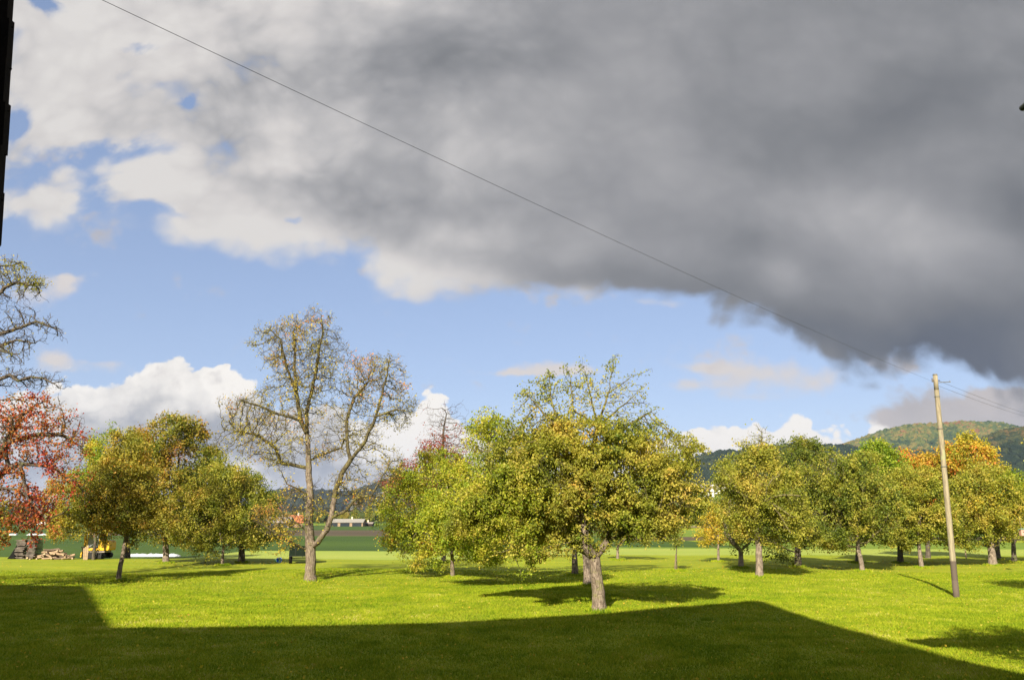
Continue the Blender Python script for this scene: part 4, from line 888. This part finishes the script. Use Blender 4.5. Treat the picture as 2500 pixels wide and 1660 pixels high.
# ------------------------------------------------------------------ things on and around the lawn
def pole_and_wires():
    b = PG(2335, 1457); top = W(2283, 916, b[1] + .1)
    root = empty('utility_pole', b, 'tall pale wooden utility pole with a dark foot, standing on the right of the lawn', 'pole')
    def f(t):
        co = t.new('ShaderNodeTexCoord').outputs['Object']; st = t.vm('MULTIPLY', co, (1, 1, .06)); n = t.noise(st, 26, 6, .65); n2 = t.noise(co, 1.6, 4, .6)
        c_ = t.mix(t.ss(n, .38, .66), (.28, .24, .16), (.14, .115, .08)); c_ = t.mix(t.ss(n2, .55, .7), c_, (.25, .26, .14)); z_ = t.sep(co)[2]
        c_ = t.mix(t.ss(z_, 1.36, 1.30), c_, (.09, .07, .055)); return pbr(t, c_, .85, n, .6, .02, spec=.2)
    dz = Vector(tuple(top - b)); Lp = dz.length; m_ = MB(); n = 14
    for i in range(n):
        a0, a1 = dz * (i / n), dz * ((i + 1) / n); m_.tube(a0 - (Vector((0, 0, .4)) if i == 0 else Vector((0, 0, 0))), a1, .114 - .028 * i / n, .114 - .028 * (i + 1) / n, 16, caps=(i in (0, n - 1)))
    m_.build('pole', mat('pole_wood', f), root, smooth=True)
    st = plain('dull_galvanised', (.13, .13, .12), .6, .2, metal=.2)
    MB().tube(dz + Vector((0, 0, 0)), dz + Vector((0, 0, .05)), .10, .075, 16).build('cap', st, root)
    arm = MB().tube(dz + Vector((.06, 0, -.30)), dz + Vector((.62, .05, -.26)), .016, None, 8); arm.tube(dz + Vector((.60, .05, -.29)), dz + Vector((.60, .05, -.21)), .018, .012, 8); arm.build('bracket', st, root)
    br = MB().tube(dz + Vector((-.13, 0, -.22)), dz + Vector((.16, 0, -.22)), .02, None, 8); br.tube(dz + Vector((-.14, 0, -.28)), dz + Vector((-.14, 0, -.12)), .028, .02, 8); br.build('insulator', plain('brown_porcelain', (.06, .05, .045), .25, .1), root)
    for h_ in (.9, 2.2, 3.7): 
        q = dz * ((Lp - h_) / Lp); MB().tube(q, q + Vector((0, 0, .03)), .101 + .005 * h_, None, 16).build('band', st, root)
    wm = plain('wire_rubber', (.05, .05, .05), .5, .05)
    a = Vector(tuple(b)) + dz + Vector((-.14, 0, -.25))
    e = W(250, 0, 7.5) + np.array([0, 0, .18]); dirn = (e - np.array(a)); end = np.array(a) + dirn * 1.35
    cable('wire', 'single thin wire running from the pole up across the whole sky', a, end, .24, .0032, wm, 60)
    a2 = Vector(tuple(b)) + dz + Vector((.15, 0, -.24)); a3 = Vector(tuple(b)) + dz + Vector((.12, 0, -.45))
    f2 = W(2500, 1004, 52); f3 = W(2500, 1012, 52)
    cable('wire', 'upper of two thin wires leaving the pole towards the right edge', a2, np.array(a2) + (f2 - np.array(a2)) * 1.5, .12, .0055, wm, 30)
    cable('wire', 'lower of two thin wires leaving the pole towards the right edge', a3, np.array(a3) + (f3 - np.array(a3)) * 1.5, .12, .0055, wm, 30)

def wood_piles():
    grey = plain('shaded_grey_boards', (.12, .10, .085), .9, .7, 2.5); rs = np.random.RandomState(3)  # shade on the stacks is put into the boards' dark grey
    Y = 61.5; k = Y / 1978
    for (x0, x1, y1, lb) in ((45, 68, 1319, 'left stack of shade-darkened boards piled crosswise behind the lawn'), (72, 92, 1318, 'right stack of shade-darkened boards next to the heap of logs')):
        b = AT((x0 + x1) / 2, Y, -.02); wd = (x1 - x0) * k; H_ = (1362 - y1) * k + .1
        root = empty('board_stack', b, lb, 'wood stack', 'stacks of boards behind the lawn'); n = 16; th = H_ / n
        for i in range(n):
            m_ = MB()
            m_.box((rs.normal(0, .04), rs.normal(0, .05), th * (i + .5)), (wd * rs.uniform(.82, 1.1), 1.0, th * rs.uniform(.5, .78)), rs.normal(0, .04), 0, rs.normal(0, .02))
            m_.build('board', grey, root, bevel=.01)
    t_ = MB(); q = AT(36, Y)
    black = plain('heap_shade_black', (.004, .004, .004), .7, .2, 5, bstr=.6)  # shadow on a sloping heap, built as a near-black wedge
    t_.prism([(-.30, 0), (.30, 0), (.32, 1.0), (.2, .8), (.02, .45), (-.12, .2)], -.5, .6); o = t_.build('shaded_heap', black, bevel=.04); o.location = q
    tag(o, 'dark wedge for a shaded heap sloping down beside the left board stack', 'shaded_heap')
    log = plain('split_wood', (.28, .20, .13), .85, .35, 5); bk = plain('log_bark', (.13, .095, .07), .9, .3, 8); end_ = plain('cut_wood', (.40, .31, .20), .8, .15, 9)
    n = 0
    for r_ in range(5):
        for i in range(16 - 3 * r_):
            s_ = (i + .5) / (16 - 3 * r_); px = 66 + 10 * r_ + s_ * (116 - 22 * r_); hh = .09 + r_ * .15
            if px < 100: hh *= .45
            if r_ > 1 and px < 112: continue
            c_ = AT(px, Y - .25 + rs.uniform(-.3, .3), hh)
            L = rs.uniform(.6, 1.2) if px > 95 else rs.uniform(.9, 1.7); ra = rs.uniform(.055, .10); an = rs.normal(.25, .35); tilt = rs.normal(.12, .22) if r_ else rs.normal(0, .05)
            if rs.uniform() < .35: d = Vector((math.cos(an) * .4, -.9, tilt)).normalized()
            else: d = Vector((math.cos(an), math.sin(an) * .5, tilt)).normalized()
            root = empty('split_log', c_, 'pale split log lying in the firewood heap beside the board stacks', 'log', 'split logs heaped beside the board stacks')
            m_ = MB(); m_.tube(-d * L / 2, d * L / 2, ra, ra * .9, 7); m_.build('log', log if rs.uniform() < .6 else bk, root)
            MB().tube(d * (L / 2), d * (L / 2 + .006), ra * .82, None, 7).build('cut_end', end_, root); MB().tube(-d * (L / 2 + .006), -d * (L / 2), ra * .9, None, 7).build('cut_end', end_, root)

def excavator():
    Yb = 62.0; u_ = uw(238, 1360)[0]; x_ = u_ * Yb; g_ = gz(x_, Yb) + .05
    yel = plain('yellow_machine_paint', (.62, .36, .015), .4, .12, 3); blk = plain('black_rubber', (.02, .02, .02), .6, .2); gl = plain('cab_glass', (.16, .17, .18), .12, .1); stl = plain('worn_steel', (.22, .19, .16), .5, .3)
    root = empty('excavator', (x_, Yb, g_), 'yellow mini excavator parked behind the low apple tree on the left', 'excavator')
    for s_ in (-.55, .55):
        m_ = MB(); m_.prism([(-.85, .12), (-.72, 0), (.72, 0), (.85, .12), (.85, .3), (.72, .42), (-.72, .42), (-.85, .3)], s_ - .15, s_ + .15); m_.build('track', blk, root, bevel=.02)
    MB().box((.05, 0, .5), (1.5, .9, .14)).build('chassis', stl, root, bevel=.02)
    m_ = MB(); m_.prism([(.30, .58), (1.02, .58), (1.08, .75), (1.05, 1.22), (.92, 1.34), (.30, 1.34)], -.55, .55); e = m_.build('engine_cover', yel, root, bevel=.04)
    for k in range(4): MB().box((.72, -.565, .80 + k * .10), (.46, .02, .035)).build('vent', blk, e)
    MB().box((-.2, 0, .66), (1.05, 1.08, .18)).build('body', yel, root, bevel=.03)
    fr = MB()
    for (xx, yy_) in ((-.62, -.5), (.28, -.5), (-.62, .5), (.28, .5)): fr.box((xx, yy_, 1.38), (.08, .08, 1.28))
    fr.build('cab_frame', yel, root, bevel=.015)
    MB().box((-.17, 0, 2.05), (1.05, 1.12, .10)).build('roof', yel, root, bevel=.03)
    for yy_ in (-.52, .52): MB().box((-.17, yy_, 1.38), (.80, .02, 1.12)).build('window', gl, root)
    MB().box((0.0, .0, .95), (.42, .5, .45)).build('seat', blk, root, bevel=.05)
    bm_ = MB(); bm_.prism([(-.72, .72), (-.60, .62), (-1.05, 1.5), (-1.02, 1.85), (-1.16, 1.9), (-1.2, 1.48)], -.09, .09); bm_.build('boom', yel, root, bevel=.015)
    ar = MB(); ar.prism([(-1.20, 1.92), (-1.02, 1.9), (-1.00, .85), (-1.12, .8)], -.07, .07); ar.build('arm', yel, root, bevel=.015)
    MB().tube((-.66, 0, .9), (-1.08, 0, 1.55), .035, None, 8).build('hydraulic_ram', stl, root)
    bu = MB(); bu.prism([(-1.22, .86), (-.94, .86), (-.86, .55), (-.98, .22), (-1.22, .16), (-1.08, .5)], -.26, .26); bu.build('bucket', stl, root, bevel=.01)
    bl = MB(); bl.prism([(-1.0, .1), (-.92, .1), (-.88, .36), (-.94, .52), (-1.0, .36)], -.65, .65); bl.build('dozer_blade', yel, root)
    for i, px in enumerate((203, 207, 211)):
        c_ = AT(px + 1, 60.4)
        m_ = MB().box((0, 0, .42 + .05 * i), (.11, .03, .85 + .1 * i), 0, .12, .03 * (i - 1)); o = m_.build('plank', plain('new_plank', (.30, .22, .14), .8, .3), bevel=.005); o.location = tuple(c_)
        tag(o, ['shortest upright plank, leftmost beside the yellow excavator', 'middle upright plank leaning at the left end of the yellow excavator', 'tallest upright plank leaning at the left end of the yellow excavator'][i], 'plank', 'planks leaning by the excavator')

def trailer():
    b = PG(735, 1374); grn = plain('dark_green_boards', (.007, .014, .008), .8, .3, 4); blk = plain('tyre_rubber', (.006, .006, .006), .8, .1); stl = plain('painted_steel', (.02, .024, .02), .7, .2)
    root = empty('farm_trailer', b, 'dark green farm trailer parked behind the trunk of the tall pear tree', 'trailer', rz=.22)
    m_ = MB()
    for k in range(3): m_.box((0, -1.0, .62 + k * .19), (1.5, .04, .17)); m_.box((0, 1.0, .62 + k * .19), (1.5, .04, .17))
    for k in range(3): m_.box((-.75, 0, .62 + k * .19), (.04, 1.96, .17)); m_.box((.75, 0, .62 + k * .19), (.04, 1.96, .17))
    m_.build('side_boards', grn, root)
    for xx in (-.35, .35): MB().box((xx, -1.035, .8), (.05, .03, .62)).build('stake', stl, root)
    MB().box((0, 0, .5), (1.5, 2.0, .07)).build('bed', stl, root); MB().box((0, 0, .34), (1.2, .08, .08)).build('axle', stl, root)
    MB().tube((0, 1.0, .45), (0, 2.1, .35), .04, None, 8).build('drawbar', stl, root)
    for s_ in (-1, 1):
        w_ = MB().tube((s_ * .58, -.35, .31), (s_ * .78, -.35, .31), .31, None, 20).build('wheel', blk, root); MB().tube((s_ * .57, -.35, .31), (s_ * .79, -.35, .31), .16, None, 14).build('rim', stl, w_)

def bucket(px, py, col, lb, rz):
    b = PG(px, py); m_ = MB(); n = 16; ps = [(0.09, 0), (.12, .22), (.135, .225), (.13, .235), (.11, .22), (.085, .01)]
    root = empty('bucket', b + np.array([0, 0, .12]), lb, 'bucket'); root.rotation_euler = (R_(82), 0, rz); root.scale = (1.35, 1.35, 1.35)
    for i, (r, z_) in enumerate(ps):
        for k in range(n): m_.v.append((r * math.cos(2 * math.pi * k / n), r * math.sin(2 * math.pi * k / n), z_))
    for i in range(len(ps) - 1):
        for k in range(n): m_.q.append((i * n + k, i * n + (k + 1) % n, (i + 1) * n + (k + 1) % n, (i + 1) * n + k))
    m_.ng = [tuple(reversed(range(n))), tuple((len(ps) - 1) * n + k for k in range(n))]
    m_.build('bucket_body', plain('plastic_' + lb.split()[0], col, .35, .05), root, smooth=True)
    h_ = MB()
    for k in range(8):
        a0, a1 = math.pi * k / 8, math.pi * (k + 1) / 8; h_.tube((.13 * math.cos(a0), .06 + .0 * k, .23 + .11 * math.sin(a0)), (.13 * math.cos(a1), .06, .23 + .11 * math.sin(a1)), .005, None, 5)
    h_.build('handle', plain('bucket_wire', (.4, .4, .4), .4, .05, metal=.6), root)

def fleece(px0, px1, py, h, lb, seed):
    a, b = PG(px0, py), PG(px1, py); rs = np.random.RandomState(seed); n = 90; m = 9
    s_ = np.linspace(0, 1, n)[:, None]; t = np.linspace(0, math.pi, m)[None]
    hh = h * (.75 + .3 * np.abs(np.sin(s_ * 23 + seed)) + .1 * rs.normal(0, 1, (n, 1))) * np.clip(np.minimum(s_, 1 - s_) * 14, .15, 1)
    X = a[0] + (b[0] - a[0]) * s_ + 0 * t; Y = a[1] + (b[1] - a[1]) * s_ - .45 * np.cos(t) + rs.normal(0, .02, (n, m)); Z = hh * np.sin(t) + rs.normal(0, .012, (n, m)) + np.vectorize(gz)(X, Y)
    i = np.arange(n - 1)[:, None] * m + np.arange(m - 1)[None]; Fq = np.stack([i, i + m, i + m + 1, i + 1], -1).reshape(-1, 4)
    o = npmesh('fleece_cover', np.stack([X, Y, Z], -1).reshape(-1, 3), [Fq], plain('white_fleece', (.40, .42, .45), .6, .12, 2, bstr=.4), loc=a, smooth=True)
    tag(o, lb, 'crop cover')
def posts():
    w_ = plain('post_wood', (.16, .12, .08), .85, .3, 6)
    for (a, bb, r, nm, lb) in ((( 500, 1372), (514, 1322), .045, 'prop', 'slanting wooden prop leaning under the rounded apple tree left of the pear tree'), ((2359, 1363), (2356, 1342), .05, 'post', 'short wooden post in the meadow right of the utility pole'),
                           ((1647, 1394), (1650, 1352), .04, 'stake', 'dark wooden stake beside the slim sapling'), ((2103, 1380), (2100, 1340), .05, 'stake', 'stake leaning beside the leaning pale trunk in the right-hand group')):
        q = PG(*a); t = W(bb[0], bb[1], q[1]); m_ = MB().tube(Vector((0, 0, -.15)), Vector(tuple(t - q)), r, r * .8, 9); o = m_.build(nm, w_); o.location = tuple(q); tag(o, lb, nm)
def nest_box():
    c_ = W(2496, 1300, 45.5); root = empty('nesting_box', c_, 'small pinkish nesting box hanging at the right edge under the bright green tree', 'nesting box')
    m_ = MB().box((0, 0, 0), (.24, .2, .34)); m_.build('box', plain('pink_wood', (.45, .25, .2), .7, .1), root, bevel=.01)
    MB().box((-.02, -.03, .19), (.30, .28, .03), 0, -.2).build('lid', plain('green_felt', (.2, .35, .25), .7, .1), root); MB().tube((0, -.102, .04), (0, -.108, .04), .03, None, 12).build('entrance_hole', plain('hole_dark', (.01, .01, .01), .9, .05), root)
    MB().tube((0, 0, .2), (.1, .3, .9), .006, None, 5).build('wire', plain('hanging_wire', (.1, .1, .1), .5, .05), root)

def houses_near():
    # the farm buildings the picture was taken from: only their shade and two roof corners come into view
    root = empty('farmhouse', (-6, -3, 0), 'big farmhouse behind the viewer, only its shade is seen on the lawn', 'house')
    m_ = MB(); off = lambda a: (a[0] + 6, a[1] + 3, a[2])
    prof_ = [(-60, -.3), (16, -.3), (16, 7.6), (4.0, 10.6), (2.37, 12.6), (1.3, 14.8), (-.73, 19.6), (-5.2, 17.0), (-10.5, 15.5), (-17.9, 14.85), (-30, 23.4), (-60, 23.4)]
    m_.prism(prof_, -14, -2, off); m_.build('wall', DARKW, root)
    r_ = MB()
    top = prof_[2:]
    for (a, b) in zip(top[:-1], top[1:]):
        dx, dz_ = b[0] - a[0], b[1] - a[1]; L = math.hypot(dx, dz_); nx, nz = -dz_ / L, dx / L
        if nz < 0: nx, nz = -nx, -nz
        r_.prism([a, b, (b[0] + nx * .15, b[1] + nz * .15), (a[0] + nx * .15, a[1] + nz * .15)], -14.3, -1.9, off)
    r_.build('roof', DTILE, root)
    # shingled corner at the left edge
    root = empty('house_corner', (-3.4, 4, 0), 'dark shingled house corner running down the left edge of the view', 'wall')
    sh = plain('dark_shingles', (.014, .009, .007), .75, .5, 5, bstr=.4); m_ = MB(); rs = np.random.RandomState(2)
    xl = lambda z_: np.interp(z_, [0, 4.0, 4.9, 5.76, 7.0], [-2.60, -2.76, -2.83, -2.92, -3.05])
    m_.prism([(xl(0) - .05 + 3.4, -.1), (xl(4) - .05 + 3.4, 4), (xl(7) - .05 + 3.4, 7.0), (-1.6, 7.0), (-1.6, -.1)], 0.03, .08); m_.build('wall', sh, root)
    zz = 1.6; i = 0
    while zz < 6.9:
        L = .27; s_ = MB(); xr = xl(zz + L * .5) + 3.4
        s_.box((xr - .25, -.0 - .012 * (i % 2), zz + L / 2), (.5, .05, L + .03), 0, .06, -.045)
        s_.tube((xr + .006, -.02, zz + L * .9), (xr + .016, -.02, zz + L * .9), .005, None, 5)
        s_.build('shingle', sh, root); zz += L * .985; i += 1
    # eave corner poking in at the right edge
    e = W(2492, 256, 8.0)
    root = empty('roof_eave', e, 'dark tip of a roof gutter poking in at the right edge', 'roof'); m_ = MB()
    m_.prism([(0, -.02), (.02, -.045), (6, -.35), (6, .9), (.045, .03)], -1.2, 0); m_.build('eave', DARKW, root)
    MB().tube((.03, -1.2, -.03), (.03, .03, -.03), .035, None, 10).build('gutter', plain('gutter_metal', (.04, .045, .035), .5, .1, metal=.4), root)
    MB().box((5.2, -.7, -e[2] / 2 + .2), (.3, .9, e[2] + .3)).build('wall', DARKW, root)
def grass():
    rs = np.random.RandomState(9); V_, T_ = [], []
    n = 640000
    Y = 13.6 + (47 - 13.6) * rs.uniform(0, 1, n) ** 1.15; X = rs.uniform(-.69, .69, n) * Y
    keep = rs.uniform(0, 1, n) < np.clip(1.25 - (Y - 14) / 45, .2, 1); X, Y = X[keep], Y[keep]; n = len(X)
    Z = hz(X, Y); patch = .5 + .5 * np.sin(X * 1.3 + np.sin(Y * .9)) * np.cos(Y * 1.1 + X * .4)
    h = rs.uniform(.025, .06, n) * (.75 + .5 * patch); an = rs.uniform(0, 2 * math.pi, n); wd = rs.uniform(.004, .008, n) * (1 + Y / 25)
    lean = rs.normal(0, .5, (n, 2)) * h[:, None]
    b = np.stack([np.cos(an), np.sin(an)], 1) * wd[:, None]
    v0 = np.stack([X - b[:, 0], Y - b[:, 1], Z - .005], 1); v1 = np.stack([X + b[:, 0], Y + b[:, 1], Z - .005], 1); v2 = np.stack([X + lean[:, 0], Y + lean[:, 1], Z + h], 1)
    V = np.stack([v0, v1, v2], 1).reshape(-1, 3); F_ = np.arange(n * 3).reshape(-1, 3)
    nb_ = []                                                # unmown tufts round the trunks
    for r_ in TREES:
        bx, by, bz = r_.location
        if by < 60:
            m = int(min(900, 26000 / by)); a_ = rs.uniform(0, 2 * math.pi, m); q_ = .16 + np.abs(rs.normal(0, .16, m)); hx, hy = bx + np.cos(a_) * q_, by + np.sin(a_) * q_
            hh = rs.uniform(.06, .17, m); ww = rs.uniform(.006, .012, m) * (1 + by / 30); ln = rs.normal(0, .4, (m, 2)) * hh[:, None]; zz = hz(hx, hy)
            nb_.append(np.stack([np.stack([hx - ww, hy, zz - .01], 1), np.stack([hx + ww, hy, zz - .01], 1), np.stack([hx + ln[:, 0], hy + ln[:, 1], zz + hh], 1)], 1).reshape(-1, 3))
    for _ in range(420):                                    # coarser clumps and weeds here and there
        cy_ = rs.uniform(14.5, 34); cx_ = rs.uniform(-.66, .66) * cy_; m = 130; q_ = rs.uniform(.08, .30); hx, hy = cx_ + rs.normal(0, q_, m), cy_ + rs.normal(0, q_, m)
        hh = rs.uniform(.05, .10, m); ww = rs.uniform(.006, .014, m); ln = rs.normal(0, .6, (m, 2)) * hh[:, None]; zz = hz(hx, hy)
        nb_.append(np.stack([np.stack([hx - ww, hy, zz - .01], 1), np.stack([hx + ww, hy, zz - .01], 1), np.stack([hx + ln[:, 0], hy + ln[:, 1], zz + hh], 1)], 1).reshape(-1, 3))
    V = np.concatenate([V] + nb_); n = len(V) // 3; F_ = np.arange(n * 3).reshape(-1, 3)
    def f(t):
        pos = t.new('ShaderNodeNewGeometry').outputs['Position']; v = t.m('ADD', t.m('ADD', t.lin(t.noise(pos, .8, 5, .65), .3, .7, 0, .62), t.lin(t.noise(pos, .16, 3, .6), .35, .65, -.08, .22)), t.lin(attr(t, 'tint'), 0, 1, -.3, .4), clamp=True)
        c_ = t.ramp(v, [(0, (.10, .175, .010)), (.45, (.225, .288, .015)), (.85, (.345, .355, .028)), (1, (.48, .42, .14))])
        d = t.new('ShaderNodeBsdfDiffuse'); t.l.new(c_, d.inputs[0]); tr = t.new('ShaderNodeBsdfTranslucent'); t.l.new(c_, tr.inputs[0]); mx = t.new('ShaderNodeMixShader'); mx.inputs[0].default_value = .35
        t.l.new(d.outputs[0], mx.inputs[1]); t.l.new(tr.outputs[0], mx.inputs[2]); return mx.outputs[0]
    o = npmesh('grass', V, [F_], mat('grass_blades', f), attrs={'tint': rs.uniform(0, 1, n)}); tag(o, 'short mown grass of the lawn', 'grass', kind='stuff')
    # fallen leaves
    n = 2600; rs = np.random.RandomState(10); px = rs.uniform(-50, 2550, n); Y = 14.5 + 42 * rs.uniform(0, 1, n) ** 1.4; X = rs.uniform(-.68, .68, n) * Y
    c_ = np.stack([X, Y, hz(X, Y) + .035 + rs.uniform(0, .02, n)], 1)
    for r_ in TREES:
        bx, by, bz = r_.location
        if by < 60:
            m = 160; q_ = rs.normal(0, 2.0, (m, 2)); c_ = np.concatenate([c_, np.stack([bx + .9 + q_[:, 0], by + q_[:, 1], hz(bx + .9 + q_[:, 0], by + q_[:, 1]) + .04], 1)])
    leaves_obj('fallen_leaves', c_, .065, LM['yellow'], None, rs, 0.0); o = bpy.data.objects['fallen_leaves']; tag(o, 'fallen yellow leaves scattered over the lawn', 'leaves', kind='stuff')
def things():
    pole_and_wires(); wood_piles(); excavator(); trailer()
    bucket(673, 1372, (.35, .75, .3), 'green plastic bucket lying on the grass next to the blue one', .9); bucket(681, 1372, (.03, .13, .8), 'blue plastic bucket lying on the grass left of the trailer', .3)
    fleece(313, 440, 1358, .26, 'row of white crop fleece behind the trees on the left', 1); fleece(66, 116, 1306, .30, 'longer strip of white fleece far out on the left field', 2); fleece(24, 42, 1306, .3, 'shorter strip of white fleece far out on the left field', 3)
    posts(); nest_box(); houses_near(); grass()
things()

# ------------------------------------------------------------------ haze over the valley
def haze():
    m_ = MB().box((0, 3000, 200), (24000, 16000, 450)); o = m_.build('haze', bpy.data.materials.new('haze_air')); mt = o.data.materials[0]; mt.use_nodes = True; t = NT(mt.node_tree); t.n.clear()
    v = t.new('ShaderNodeVolumePrincipled'); v.inputs['Color'].default_value = (.55, .68, 1.0, 1); v.inputs['Density'].default_value = 7e-5; v.inputs['Anisotropy'].default_value = .2
    out = t.new('ShaderNodeOutputMaterial'); t.l.new(v.outputs[0], out.inputs[1]); tag(o, 'thin bluish haze over the valley', 'haze', kind='stuff')
haze()
